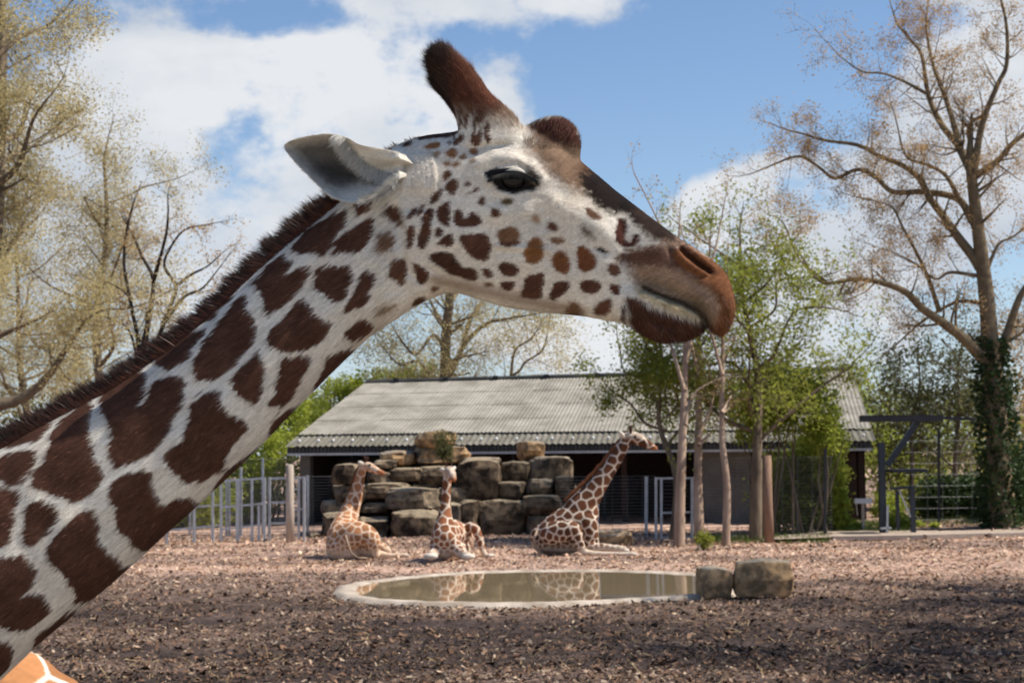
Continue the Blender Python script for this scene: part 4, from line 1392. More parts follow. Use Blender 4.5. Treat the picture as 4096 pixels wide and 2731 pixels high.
# rubble core that fills the heart of the wall
for i in range(9):
    q = P(1400 + i * 98, 2000, ROCK_Y + 1.3)
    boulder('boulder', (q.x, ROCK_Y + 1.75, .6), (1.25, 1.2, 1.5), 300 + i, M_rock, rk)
for (x0, y0, x1, y1, Yd, m, lab, sd) in ((2385, 2122, 2535, 2200, 36.0, M_rock2, 'low flat-topped boulder lying behind the seated dark-patched giraffe\'s forelegs', 401),):
    a, b = GP(x0, y1), P(x1, y0, 0)
    a = P(x0, y1, Yd); b = P(x1, y0, Yd)
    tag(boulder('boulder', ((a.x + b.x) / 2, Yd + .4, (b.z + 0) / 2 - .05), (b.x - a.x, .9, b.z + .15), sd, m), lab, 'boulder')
for (x0, y0, x1, y1, lab, sd, rz) in ((2795, 2268, 2935, 2390, 'smaller ochre sandstone boulder set on the pond rim beside a longer one', 411, .1), (2938, 2240, 3190, 2390, 'long ochre sandstone boulder with dark hollow top at the end of the pond', 413, -.12)):
    g = GP((x0 + x1) / 2, y1)
    a, b = P(x0, y1, g.y), P(x1, y0, g.y)
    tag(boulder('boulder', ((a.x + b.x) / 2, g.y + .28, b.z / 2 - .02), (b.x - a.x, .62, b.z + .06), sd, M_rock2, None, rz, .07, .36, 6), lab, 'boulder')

# ------------------------------------------------------------------ barn
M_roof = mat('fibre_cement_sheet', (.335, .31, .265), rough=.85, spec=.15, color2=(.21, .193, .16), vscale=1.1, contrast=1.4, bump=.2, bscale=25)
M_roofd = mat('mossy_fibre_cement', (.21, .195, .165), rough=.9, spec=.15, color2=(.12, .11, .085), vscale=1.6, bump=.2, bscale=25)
M_gut = mat('dark_gutter', (.075, .075, .072), rough=.6, spec=.3, var=.3, vscale=3)
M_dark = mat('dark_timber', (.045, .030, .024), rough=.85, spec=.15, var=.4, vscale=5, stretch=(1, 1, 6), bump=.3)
M_wallc = mat('grey_concrete', (.17, .16, .145), rough=.9, spec=.15, color2=(.105, .098, .088), vscale=1.2, bump=.3, bscale=20)
M_white = mat('white_cap', (.8, .8, .8), rough=.4, spec=.5)
M_galv = mat('galvanised_steel', (.50, .52, .54), rough=.45, spec=.5, metal=.35, var=.2, vscale=6)
M_wire = mat('fence_wire', (.13, .135, .14), rough=.6, spec=.3)
M_steel = mat('blue_grey_steel', (.035, .042, .053), rough=.55, spec=.4, var=.2)
M_dsteel = mat('dark_steel', (.035, .037, .04), rough=.6, spec=.3, var=.2)

rTL, rTR, rBL, rBR = P(1468, 1526, 54), P(3402, 1474, 51), P(1195, 1738, 49.3), P(3481, 1714, 46.3)
sTL, sTR, sBL, sBR = P(1188, 1746, 49.25), P(3484, 1722, 46.25), P(1142, 1787, 48.2), P(3499, 1764, 45.2)
barn = thing('barn', 'long low barn with weathered grey corrugated roof behind the rockery', 'barn', ((rBL.x + rBR.x) / 2, 48, 0))


def bil(a, b, c, d, u, v):      # a b bottom, c d top
    return (a * (1 - u) + b * u) * (1 - v) + (c * (1 - u) + d * u) * v


def sheet(name, A, B, C, D, u0, u1, v0, v1, waves, amp_, m, parent, lift=0):
    nrm_ = (B - A).cross(C - A).normalized()
    if nrm_.z < 0:
        nrm_ = -nrm_
    nu = waves * 6
    vs_, f = [], []
    for j in range(2):
        for i in range(nu + 1):
            t = i / nu
            p_ = bil(A, B, C, D, u0 + (u1 - u0) * t, v0 + (v1 - v0) * j)
            vs_.append(p_ + nrm_ * (amp_ * math.cos(2 * math.pi * waves * t) + lift + (.012 if j == 0 else 0)))
    for i in range(nu):
        f.append([i, i + 1, nu + 2 + i, nu + 1 + i])
    o = mesh_np(name, vs_, f, m, parent, True)
    return o


NR, NCOL = 4, 16
for r_ in range(NR):
    for c_ in range(NCOL):
        sheet('roof_sheet', rBL, rBR, rTL, rTR, c_ / NCOL, (c_ + 1) / NCOL + .002, r_ / NR - (.012 if r_ else 0), (r_ + 1) / NR, 9, .011, M_roof, barn, lift=.003 * ((c_ + r_) % 2))
eaves = []
for c_ in range(NCOL):
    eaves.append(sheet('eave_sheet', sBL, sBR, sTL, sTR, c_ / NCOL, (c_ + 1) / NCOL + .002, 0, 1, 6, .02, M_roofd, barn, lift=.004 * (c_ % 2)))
# rear slope of the roof
back_off = Vector((1.1, 5.2, -2.0))
v = [rTL, rTR, rTR + back_off, rTL + back_off]
mesh_np('rear_roof', v, [[0, 1, 2, 3]], M_roof, barn, False)
m = MB(); m.bar(rTL + Vector((0, 0, .03)), rTR + Vector((0, 0, .03)), .34, .07); ridge_cap = m.build('ridge_cap', M_roof, barn)
for i in range(9):
    q = rTL.lerp(rTR, (i + .6) / 9.4)
    m = MB(); m.box((q.x, q.y - .18, q.z + .02), (.16, .14, .12)); m.build('ridge_vent', M_dsteel, ridge_cap)
m = MB(); m.bar(rBL + Vector((0, -.02, -.06)), rBR + Vector((0, -.02, -.06)), .06, .10); m.build('drip_edge', M_gut, barn)
g0, g1 = sBL + Vector((.05, .06, -.11)), sBR + Vector((-.05, .06, -.11))
m = MB()
for i in range(150):
    a, b = g0.lerp(g1, i / 150), g0.lerp(g1, (i + .62) / 150)
    m.bar(a, b, .05, .17)
m.build('gutter_slats', M_gut, barn)['kind'] = 'stuff'
m = MB(); m.bar(g0 + Vector((0, .05, -.12)), g1 + Vector((0, .05, -.12)), .12, .07); m.build('gutter', M_galv, barn)
m = MB(); m.bar(g0 + Vector((0, .10, .0)), g1 + Vector((0, .10, .0)), .03, .2); m.build('fascia_board', M_dsteel, barn)
for i in range(31):
    q = sBL.lerp(sBR, (i + .5 + .18 * math.sin(i * 2.1)) / 31).lerp(sTL.lerp(sTR, (i + .5) / 31), .42)
    v, f = uv_sphere((q.x, q.y - .02, q.z + .05), .045, 8, 6)
    mesh_np('bolt_cap', v, f, M_white, eaves[min(NCOL - 1, int((i + .5) / 31 * NCOL))])
ud = (sBR - sBL); ud.z = 0; ud.normalize()
wd_ = Vector((-ud.y, ud.x, 0))
fl_ = Vector((sBL.x, sBL.y, 0)) + wd_ * .75
LEN = (sBR - sBL).length
eave_z = sBL.z - .2


def wallbox(name, u0, u1, w0, w1, z0, z1_, m, parent=barn):
    mb = MB()
    c = [fl_ + ud * a + wd_ * b for a, b in ((u0, w0), (u1, w0), (u1, w1), (u0, w1))]
    mb.hexa([(q.x, q.y, z) for z in (z0, z1_) for q in c])
    return mb.build(name, m, parent)


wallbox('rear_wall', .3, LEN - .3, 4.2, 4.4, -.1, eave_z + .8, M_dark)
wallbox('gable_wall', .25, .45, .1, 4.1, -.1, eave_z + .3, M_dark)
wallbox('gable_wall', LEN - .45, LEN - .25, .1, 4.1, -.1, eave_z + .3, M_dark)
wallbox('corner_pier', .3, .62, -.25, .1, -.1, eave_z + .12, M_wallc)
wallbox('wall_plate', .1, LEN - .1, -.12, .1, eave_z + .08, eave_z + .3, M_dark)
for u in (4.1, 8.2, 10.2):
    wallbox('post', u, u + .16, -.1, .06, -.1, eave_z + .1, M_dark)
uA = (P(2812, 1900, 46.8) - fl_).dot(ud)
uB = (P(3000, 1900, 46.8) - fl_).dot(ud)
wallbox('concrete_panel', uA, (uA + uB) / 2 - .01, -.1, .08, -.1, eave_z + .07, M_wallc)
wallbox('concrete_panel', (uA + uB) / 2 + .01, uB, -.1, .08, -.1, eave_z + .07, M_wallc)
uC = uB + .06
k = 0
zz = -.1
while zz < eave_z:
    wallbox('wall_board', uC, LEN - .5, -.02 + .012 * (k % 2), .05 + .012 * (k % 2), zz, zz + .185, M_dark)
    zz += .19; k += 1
for zz in np.arange(.1, eave_z, .34):
    wallbox('slat', .7, 4.0, 2.5, 2.55, float(zz), float(zz) + .2, M_dsteel)
for u, w in ((1.2, .5), (6.5, 2.0), (9.4, 1.2)):
    q = fl_ + ud * u + wd_ * 2.4
    m = MB(); m.box((q.x, q.y, 1.0), (.08, .08, 2.2)); m.build('post', M_steel, barn)


# ------------------------------------------------------------------ fences and gates
def panel_gate(name, label, verts_px, rails, Yd, mtl, cat='gate', wth=.055, wires=None):
    """verts_px: list of (x, ytop, ybottom, width px); rails: (x0, y0, x1, y1)"""
    a = P(verts_px[0][0], verts_px[0][2], Yd)
    t = thing(name, label, cat, (a.x, a.y, 0))
    for (x, yt, yb, w) in verts_px:
        p0, p1 = P(x, yb, Yd), P(x, yt, Yd)
        p0.z = min(p0.z, -.02)
        m = MB(); m.bar(p0, p1, w * Yd / F, .06); m.build('upright', mtl, t)
    for (x0, y0, x1, y1) in rails:
        m = MB(); m.bar(P(x0, y0, Yd + .01), P(x1, y1, Yd + .01), .045, .05); m.build('rail', mtl, t)
    if wires:
        x0, x1, y0, y1, n = wires
        for i in range(n):
            y = y0 + (y1 - y0) * i / (n - 1)
            m = MB(); m.tube([P(x0, y + 3, Yd + .05), P((x0 + x1) / 2, y + 1, Yd + .05), P(x1, y - 3, Yd + .05)], .006, 4); m.build('wire', M_wire, t)
    return t


def fx(x): return 600 + x / 2.94
def fy(y): return 1800 + y / 2.94


panel_gate('livestock_gate', 'galvanised pen gate of wide bars, ending at the barn corner', [(fx(1405), fy(318), fy(1050), 21), (fx(1750), fy(312), fy(1040), 9), (fx(1812), fy(305), fy(985), 15), (fx(1612), fy(450), fy(1045), 9)],
           [(fx(1430), fy(332), fx(1815), fy(322)), (fx(1430), fy(615), fx(1760), fy(608)), (fx(1430), fy(858), fx(1760), fy(852)), (fx(1690), fy(460), fx(1760), fy(458)), (fx(1690), fy(692), fx(1790), fy(690)), (fx(1690), fy(988), fx(1760), fy(985))], 39.6, M_galv,
           wires=(fx(1430), fx(1760), fy(345), fy(1030), 26))
panel_gate('livestock_gate', 'galvanised pen gate of wide bars standing next to the thick steel gate post', [(fx(838), fy(395), fy(1045), 11), (fx(1030), fy(345), fy(1045), 14), (fx(1200), fy(340), fy(1040), 8), (fx(1280), fy(650), fy(1040), 8), (fx(1348), fy(325), fy(1045), 11)],
           [(fx(840), fy(362), fx(1350), fy(330)), (fx(840), fy(668), fx(1350), fy(625)), (fx(840), fy(932), fx(1350), fy(872))], 39.2, M_galv, wires=(fx(840), fx(1350), fy(380), fy(1030), 24))
panel_gate('livestock_gate', 'galvanised pen gate of wide bars half hidden by the large giraffe\'s throat', [(fx(200), fy(400), fy(1030), 9), (fx(520), fy(400), fy(1035), 18), (fx(738), fy(395), fy(1040), 10)],
           [(fx(-400), fy(420), fx(838), fy(372)), (fx(-400), fy(735), fx(838), fy(640)), (fx(-400), fy(1000), fx(838), fy(880))], 39.4, M_galv, wires=(fx(-400), fx(838), fy(420), fy(1030), 22))
panel_gate('livestock_gate', 'galvanised pen gate set back behind the first row of bars', [(fx(900), fy(350), fy(980), 9), (fx(935), fy(350), fy(980), 8), (fx(1070), fy(200), fy(980), 9)], [(fx(880), fy(350), fx(1100), fy(345))], 42.0, M_galv)
M_postw = mat('bleached_post', (.50, .43, .36), rough=.9, spec=.1, color2=(.33, .27, .22), vscale=3, stretch=(1, 1, .3), bump=.4)
p0, p1 = P(fx(1650), fy(1060), 39.0), P(fx(1643), fy(165), 39.0)
m = MB(); m.tube([(p0.x, p0.y, -.1), ((p0.x + p1.x) / 2, p0.y, p1.z * .5), (p1.x, p1.y, p1.z - .03), (p1.x, p1.y, p1.z)], [.105, .1, .095, .06], 12)
tag(m.build('fence_post', M_postw, None, True), 'thick pale bleached timber post between the pen gates', 'post')


def wire_fence(label, x0, x1, ytop, ybot, Yd0, Yd1, n, posts, pm=M_galv, pw=.07):
    a = P(x0, ybot, Yd0)
    t = thing('wire_fence', label, 'fence', (a.x, a.y, 0))
    for (x, yt) in posts:
        k_ = (x - x0) / (x1 - x0)
        Yd = Yd0 + (Yd1 - Yd0) * k_
        q0, q1 = P(x, ybot, Yd), P(x, yt, Yd)
        m = MB(); m.bar((q0.x, q0.y, -.05), q1, pw); m.build('post', pm, t)
    for i in range(n):
        y = ytop + (ybot - ytop) * i / (n - 1)
        m = MB(); m.tube([P(x0, y + (x1 - x0) * .006, Yd0), P(x1, y - (x1 - x0) * .006, Yd1)], .006, 4); m.build('wire', M_wire, t)
    for i in range(int((x1 - x0) / 60)):
        x = x0 + (i + .5) * 60
        k_ = (x - x0) / (x1 - x0)
        Yd = Yd0 + (Yd1 - Yd0) * k_
        m = MB(); m.tube([P(x, ybot, Yd), P(x, ytop, Yd)], .005, 4); m.build('wire', M_wire, t)
    return t


wire_fence('fine wire mesh fence in front of the dark barn front by the rockery end', 1225, 1345, 1905, 2130, 43.5, 43.5, 20, [(1230, 1900)])
wire_fence('wire mesh fence with thin posts across the barn opening behind the seated giraffe', 2240, 2625, 1905, 2180, 40.5, 40.0, 22, [(2390, 1905), (2585, 1905)], pw=.08)
wire_fence('dark wire fence with tall thin posts in front of the ivy', 2800, 3330, 1830, 2160, 38.6, 38.2, 26, [(3300, 1795)], M_dsteel, .07)
wire_fence('dark wire fence along the shrubs beyond the sandy path', 3620, 4250, 1760, 2120, 41.0, 43.0, 9, [(3755, 1720), (3985, 1760), (4200, 1760)], M_dsteel, .06)
wire_fence('tall wire fence in front of the green shrubs beside the pen gates', 300, 1190, 1840, 2130, 43.0, 43.0, 22, [(500, 1800), (760, 1800), (1051, 1830)], M_galv, .06)
panel_gate('barn_gate', 'narrow galvanised walk-through gate between barn fence and the bare tree trunks', [(2624, 1908, 2190, 17), (2645, 1912, 2188, 9), (2768, 1912, 2188, 20)], [(2620, 1913, 2775, 1911), (2645, 2050, 2768, 2047), (2645, 2150, 2768, 2148)], 38.4, M_galv, wires=(2650, 2765, 1925, 2180, 18))
# timber post standing by itself
M_postr = mat('barkless_post', (.30, .19, .13), rough=.9, spec=.1, color2=(.19, .12, .085), vscale=4, stretch=(1, 1, .25), bump=.6)
g = GP(3078, 2172); tp = P(3068, 1820, g.y)
m = MB(); m.tube([(g.x, g.y, -.1), (g.x - .02, g.y, .9), (tp.x, g.y, tp.z)], [.118, .112, .10], 14)
tag(m.build('timber_post', M_postr, None, True), 'free-standing reddish stripped timber post near the ivy', 'post')

# steel frame with cantilever beam at the side entrance
YS = 38.5
fr_ = thing('gate_frame', 'blue-grey steel frame with long cantilever beam and diagonal brace at the side entrance', 'gate frame', (P(3530, 2140, YS).x, YS, 0))


def sbar(name, a, b, w, m=M_steel, parent=fr_, Yd=YS, d=None):
    mb = MB(); mb.bar(P(*a, Yd), P(*b, Yd), w, d or w); return mb.build(name, m, parent)


sbar('post', (3533, 2150), (3524, 1768), .15)
sbar('brace', (3548, 1862), (3682, 1668), .13, Yd=YS + .01)
sbar('beam', (3440, 1674), (3770, 1671), .16, M_dsteel, Yd=YS - .12)
sbar('beam_arm', (3760, 1671), (3900, 1676), .07, M_dsteel, Yd=YS + .05)
sbar('cross_rail', (3560, 1952), (3660, 1948), .07)
sbar('canopy', (3555, 1882), (3690, 1880), .9, M_dsteel, d=.08)
sbar('gate_post', (3654, 2145), (3648, 1945), .11)
sbar('gate_post', (3592, 2120), (3588, 1960), .08, Yd=YS + .8)
sbar('stay', (3598, 1962), (3642, 2066), .035, M_galv, Yd=YS - .03)
for (x0, y0, x1, y1) in ((3520, 2112, 3565, 2110), (3548, 2145, 3550, 2020)):
    sbar('latch_bar', (x0, y0), (x1, y1), .05, M_galv, Yd=YS - .15)
sg = thing('sign_board', 'small pale sign board on a thin timber post beside the barn end', 'sign', (P(3452, 2120, 40).x, 40, 0))
m = MB(); m.bar(P(3418, 2003, 40), P(3487, 2003, 40), .04, .13); m.build('board', mat('sign_white', (.55, .57, .6), .5), sg)
m = MB(); m.bar(P(3453, 2125, 40.04), P(3451, 2012, 40.04), .07); m.build('post', M_postw, sg)
m = MB(); m.bar(P(3430, 2060, 40.04), P(3425, 2012, 40.04), .03); m.build('strut', M_postw, sg)
# ------------------------------------------------------------------ trees and shrubs
def leaf_cloud(centers, size, rng_, sq=.65, up=.35):
    n = len(centers)
    a = rng_.normal(0, 1, (n, 3)); a /= np.linalg.norm(a, axis=1, keepdims=True)
    b = rng_.normal(0, 1, (n, 3)); b[:, 2] *= up
    b = b - a * np.sum(a * b, 1, keepdims=True); b /= np.linalg.norm(b, axis=1, keepdims=True) + 1e-9
    c = np.cross(a, b)
    L = (size * rng_.uniform(.6, 1.35, n))[:, None] / 2
    fold = a * L * .25
    v = np.stack([centers - b * L, centers + c * L * sq + fold, centers + b * L, centers - c * L * sq + fold], 1).reshape(-1, 3)
    f = np.arange(n * 4).reshape(-1, 4)
    return v, f


def perp(d, rng_):
    r = rng_.normal(0, 1, 3)
    r -= d * np.dot(r, d)
    return r / (np.linalg.norm(r) + 1e-9)


class Tree:
    def __init__(self, seed):
        self.r = np.random.default_rng(seed)
        self.m = MB()
        self.tips = []

    def branch(self, pts, radii, n=6):
        self.m.tube(pts, radii, n, cap=False)

    def shoot(self, p, d, length, radius, level, wander=.25, lift=.1, kids=5, spread=.8, n=None):
        """a growing branch with side shoots"""
        r = self.r
        steps = 4 if level > 0 else 3
        pts, rad = [p], [radius]
        for i in range(steps):
            d = d + perp(d, r) * wander * r.random() + np.array([0, 0, lift])
            d = d / np.linalg.norm(d)
            p = p + d * length / steps
            pts.append(p); rad.append(radius * (1 - .8 * (i + 1) / steps))
            self.tips.append((p, level))
        self.branch(pts, rad, n or (6 if level >= 3 else 4 if level == 2 else 3))
        if level > 0:
            for k in range(kids):
                t = r.uniform(.25, 1.0) * steps
                i = min(int(t), steps - 1)
                q = pts[i] + (pts[i + 1] - pts[i]) * (t - i)
                dd = (pts[i + 1] - pts[i]); dd = dd / np.linalg.norm(dd)
                nd = dd * (1 - spread * .5) + perp(dd, r) * spread
                nd /= np.linalg.norm(nd)
                self.shoot(q, nd, length * r.uniform(.42, .66), max(radius * (1 - .8 * t / steps) * .55, .005), level - 1, wander, lift, kids, spread)

    def limb(self, pts, r0, r1, side_len, every, level=1, spread=.9, lift=.08, kids=4, start=.15):
        """a drawn main limb with procedural side growth"""
        st = sub_stations([tuple(p) for p in pts], 4)
        d = np.r_[0, np.cumsum(np.linalg.norm(np.diff(st, axis=0), axis=1))]
        rad = r0 + (r1 - r0) * (d / d[-1]) ** .8
        self.branch(list(st), list(rad), 8 if r0 > .1 else 6)
        nkid = int(d[-1] / every)
        for k in range(nkid):
            s = d[-1] * (start + (1 - start) * self.r.random())
            q = np.array([np.interp(s, d, st[:, j]) for j in range(3)])
            i = min(np.searchsorted(d, s), len(st) - 1)
            dd = st[i] - st[i - 1]; dd /= np.linalg.norm(dd)
            nd = dd * .45 + perp(dd, self.r) * spread
            nd /= np.linalg.norm(nd)
            self.shoot(q, nd, side_len * self.r.uniform(.6, 1.2) * (1.1 - .5 * s / d[-1]), max(.006, np.interp(s, d, rad) * .34), level, .3, lift, kids, .85)
        e = st[-1] - st[-2]
        self.shoot(st[-1], e / np.linalg.norm(e), side_len, r1, level, .3, lift, kids, .8)

    def finish(self, name, label, base, bark, leaf_mat, n_leaf, size, scatter, cat='tree', group=None, lvl=1, leafname='crown', sq=.65):
        t = thing(name, label, cat, (float(base[0]), float(base[1]), 0), group)
        self.m.build('trunk', bark, t, True)
        if n_leaf:
            tp = np.array([p for p, l in self.tips if l <= lvl])
            pk = tp[self.r.integers(0, len(tp), n_leaf)] + self.r.normal(0, scatter, (n_leaf, 3))
            v, f = leaf_cloud(pk, size, self.r, sq)
            mesh_np(leafname, v, f, leaf_mat, t, False)
        return t


M_bark = mat('grey_bark', (.22, .17, .12), rough=.95, spec=.1, color2=(.11, .085, .062), vscale=5, stretch=(1, 1, .35), bump=.7)
M_barkd = mat('dark_bark', (.06, .047, .037), rough=.95, spec=.1, color2=(.035, .028, .022), vscale=5, bump=.5)
M_barkp = mat('pale_bark', (.46, .34, .25), rough=.9, spec=.1, color2=(.24, .16, .115), vscale=3, stretch=(1, 1, .3), bump=.5)
M_barky = mat('lichen_bark', (.26, .20, .12), rough=.95, spec=.1, color2=(.13, .10, .065), vscale=5, bump=.5)


def leafmat(name, c, c2, tr=.4):
    return mat(name, c, rough=.6, spec=.25, color2=c2, vscale=.9, transl=tr)


L_yellow = leafmat('yellow_young_leaf', (.62, .53, .28), (.45, .37, .18), .6)
L_bud = leafmat('brown_bud', (.60, .40, .18), (.40, .26, .12), .5)
L_green = leafmat('fresh_green_leaf', (.38, .40, .07), (.20, .24, .04), .55)
L_lime = leafmat('lime_leaf', (.44, .48, .075), (.26, .32, .045), .55)
L_dark = leafmat('dark_ivy_leaf', (.05, .085, .024), (.022, .042, .013), .3)
L_olive = leafmat('olive_leaf', (.16, .16, .06), (.085, .09, .032), .4)
L_grass = leafmat('grass_blade', (.13, .19, .04), (.07, .11, .025), .4)


def R3(px, tile, Yd, wob, r):
    x0, y0, s = tile
    out = []
    dy = r.uniform(-1, 1) * wob
    for i, (x, y) in enumerate(px):
        t = i / max(1, len(px) - 1)
        out.append(np.array(P(x0 + x / s, y0 + y / s, Yd + dy * t)))
    return out


# tall bare tree with an ivy-clad trunk at the side entrance
YT = 40.0
TT = (3000, 0, 1.1204)
T = Tree(21)
R0 = T.r
base = P(4015, 2130, YT)
trunk = [np.array(P(x, y, YT)) for x, y in ((4015, 2150), (4000, 1900), (3985, 1650), (3965, 1420), (3945, 1180), (3920, 980), (3900, 820), (3885, 700))]
trunk[0][2] = -.1
T.limb(trunk, .36, .13, 1.6, 1.2, 2, start=.35)
for pts, r0, r1 in [
    ([(1090, 1660), (1030, 1590), (950, 1510), (870, 1450), (770, 1380), (700, 1310), (600, 1270), (480, 1250), (350, 1270), (300, 1250)], .17, .04),
    ([(850, 1400), (800, 1250), (740, 1120), (680, 1010), (640, 930), (560, 900)], .07, .02),
    ([(1030, 1200), (1000, 1150), (930, 1060), (860, 960), (800, 880), (760, 800), (680, 740), (580, 700), (480, 650), (340, 630), (240, 600)], .14, .03),
    ([(1010, 1010), (990, 980), (930, 890), (780, 860), (640, 860), (560, 790), (480, 760), (380, 800), (310, 750), (220, 700), (100, 740)], .11, .025),
    ([(940, 900), (880, 790), (800, 740), (700, 700), (660, 560)], .07, .02),
    ([(1000, 790), (930, 650), (860, 560), (800, 430), (770, 250), (720, 180), (660, 110)], .12, .03),
    ([(940, 650), (880, 450), (820, 290), (790, 120), (800, 0)], .09, .02),
    ([(790, 420), (700, 370), (600, 330), (500, 320), (400, 250)], .05, .015),
    ([(1000, 790), (1040, 560), (1110, 380), (1150, 290), (1150, 120), (1120, -20)], .11, .03),
    ([(1040, 520), (980, 560), (980, 650)], .05, .02),
    ([(1010, 790), (1110, 720), (1180, 640), (1280, 560), (1400, 420)], .10, .03),
    ([(1040, 1240), (900, 1220), (830, 1250), (740, 1180), (640, 1130)], .06, .015),
    ([(1090, 1640), (1150, 1500), (1210, 1330), (1300, 1200), (1400, 1000)], .14, .04),
    ([(1040, 1360), (940, 1350), (850, 1390), (760, 1450), (660, 1540)], .06, .02),
    ([(1050, 1250), (1110, 1100), (1180, 1060), (1280, 980)], .06, .02),
    ([(340, 1260), (220, 1160), (150, 1000), (80, 960)], .04, .012)]:
    T.limb(R3(pts, TT, YT, 2.6, R0), r0, r1, 1.25, .30, 2, start=.12, kids=4)
tall = T.finish('bare_tree', 'tall spreading bare tree with ivy-clad trunk beside the side entrance', base, M_barky, L_bud, 50000, .05, .11, lvl=1)
ivy_p = []
for i in range(3800):
    t = R0.random() * .47
    k = t * (len(trunk) - 1)
    j = int(k)
    c = trunk[j] * (1 - (k - j)) + trunk[j + 1] * (k - j)
    a = R0.random() * 2 * math.pi
    rr = (.30 + .26 * R0.random() * (1 - t)) * (.8 + .5 * math.sin(t * 23 + a * 2) ** 2)
    ivy_p.append(c + np.array([math.cos(a) * rr, math.sin(a) * rr, 0]))
v, f = leaf_cloud(np.array(ivy_p), .13, R0)
mesh_np('ivy', v, f, L_dark, [c for c in bpy.data.objects if c.parent == tall and c.name.startswith('trunk')][0], False)


def auto_tree(name, label, px, py_base, Yd, top_py, lean, seed, bark, lm, n_leaf, lsize, scat, radius, limbs=7, spread_px=300, start=.25, group=None, sub=.33, lvl=1, kids=4, side=1.3, level=2, droop=0.0):
    T = Tree(seed)
    r = T.r
    b = np.array(P(px, py_base, Yd)); b[2] = -.1
    top = np.array(P(px + lean, top_py, Yd + r.uniform(-1, 1)))
    hgt = top[2] - b[2]
    k = np.array([0, .3, .55, .8, 1.0])
    pts = [b + (top - b) * t + np.array([r.normal(0, .15), r.normal(0, .15), 0]) * (t > 0) for t in k]
    T.limb(pts, radius, radius * .18, side, .5, level, start=start + .1, kids=kids)
    sp = spread_px * Yd / F
    for i in range(limbs):
        t = start + (1 - start) * (i + .4) / limbs * .9
        o = b + (top - b) * t
        a = i * 2.4 + r.uniform(-.5, .5)
        ln_ = sp * (1.15 - .75 * t) * r.uniform(.75, 1.15)
        d = np.array([math.cos(a), math.sin(a), 0])
        e = o + d * ln_ + np.array([0, 0, ln_ * (r.uniform(.45, .95) - droop)])
        m1 = o + (e - o) * .35 + np.array([0, 0, -.05 * ln_]) + r.normal(0, .12, 3)
        m2 = o + (e - o) * .7 + np.array([0, 0, .04 * ln_]) + r.normal(0, .18, 3)
        T.limb([o, m1, m2, e], radius * (1 - t * .75) * .5, .02, side, sub, level, start=.15, kids=kids)
    return T.finish(name, label, b, bark, lm, n_leaf, lsize, scat, group=group, lvl=lvl)


# pale yellow-green trees beyond the large giraffe's neck
auto_tree('budding_tree', 'big pale yellow budding tree rising above the mane, filling the edge of the sky', -60, 2150, 33.0, -420, 60, 31, M_bark, L_yellow, 78000, .054, .16, .34, limbs=11, spread_px=560, start=.2, side=1.5, sub=.36)
auto_tree('budding_tree', 'yellow-leaved budding tree growing behind the dark bare one', 380, 2150, 47.0, 640, 60, 32, M_bark, L_yellow, 36000, .06, .18, .24, limbs=9, spread_px=420, start=.28, side=1.5, sub=.4)
auto_tree('budding_tree', 'thin hazy budding tree low behind the mane of the large giraffe', 120, 2150, 58.0, 980, -60, 35, M_bark, L_yellow, 30000, .066, .25, .24, limbs=9, spread_px=420, start=.25, side=1.9, sub=.5)
# dark bare tree
T = Tree(33); R0 = T.r
TD = (0, 700, 1.3069)
Yd = 41.0
b = P(590, 2150, Yd)
for pts, r0, r1 in [
    ([(750, 2000), (745, 1500), (735, 1050), (760, 850)], .17, .09), ([(745, 1300), (725, 900), (690, 700), (650, 480), (660, 300), (690, 180)], .09, .03),
    ([(760, 850), (790, 680), (800, 540), (740, 420), (690, 300)], .09, .03), ([(800, 560), (840, 420), (870, 300), (880, 180)], .07, .025),
    ([(740, 1150), (830, 850), (900, 660), (920, 580), (860, 480), (880, 400), (960, 290), (1080, 260)], .10, .02), ([(920, 580), (1000, 520), (1080, 480), (1150, 420)], .05, .015),
    ([(870, 760), (960, 640), (1060, 590), (1150, 480)], .06, .015), ([(735, 1050), (680, 820), (600, 760), (540, 740)], .06, .015), ([(690, 650), (620, 590), (560, 560)], .04, .012)]:
    T.limb(R3(pts, TD, Yd, 1.8, R0), r0, r1, .8, .36, 1, start=.3, kids=4)
T.finish('bare_tree', 'dark crooked bare tree standing between the yellow budding trees and the mane', b, M_barkd, L_bud, 3500, .06, .08)
# big tree behind the barn roof
T = Tree(34); R0 = T.r
TC = (700, 1100, 1.3835)
Yd = 60.0
b = P(1785, 2000, Yd)
for pts, r0, r1 in [
    ([(1500, 1300), (1498, 800), (1495, 560), (1500, 330), (1520, 100), (1500, -160), (1520, -320)], .34, .12), ([(1497, 600), (1590, 400), (1630, 250), (1700, 150), (1740, -20)], .16, .04),
    ([(1600, 380), (1720, 270), (1850, 240), (1980, 220)], .10, .03), ([(1495, 420), (1430, 330), (1330, 440), (1230, 330)], .10, .03), ([(1500, 300), (1430, 180), (1380, 60)], .12, .03),
    ([(1497, 700), (1860, 560), (1940, 480), (2030, 420), (2060, 330)], .10, .03), ([(1860, 560), (1880, 420), (1960, 360), (2000, 310)], .07, .02), ([(1497, 650), (1350, 480), (1250, 500), (1150, 400)], .08, .02),
    ([(1510, 160), (1640, 20), (1800, -60)], .1, .03), ([(1505, 0), (1380, -120), (1260, -200)], .1, .03)]:
    T.limb(R3(pts, TC, Yd, 4.0, R0), r0, r1, 1.9, .40, 2, start=.3, kids=4)
T.finish('budding_tree', 'tall budding tree with forked trunk rising behind the barn ridge', b, M_bark, L_yellow, 34000, .075, .26)
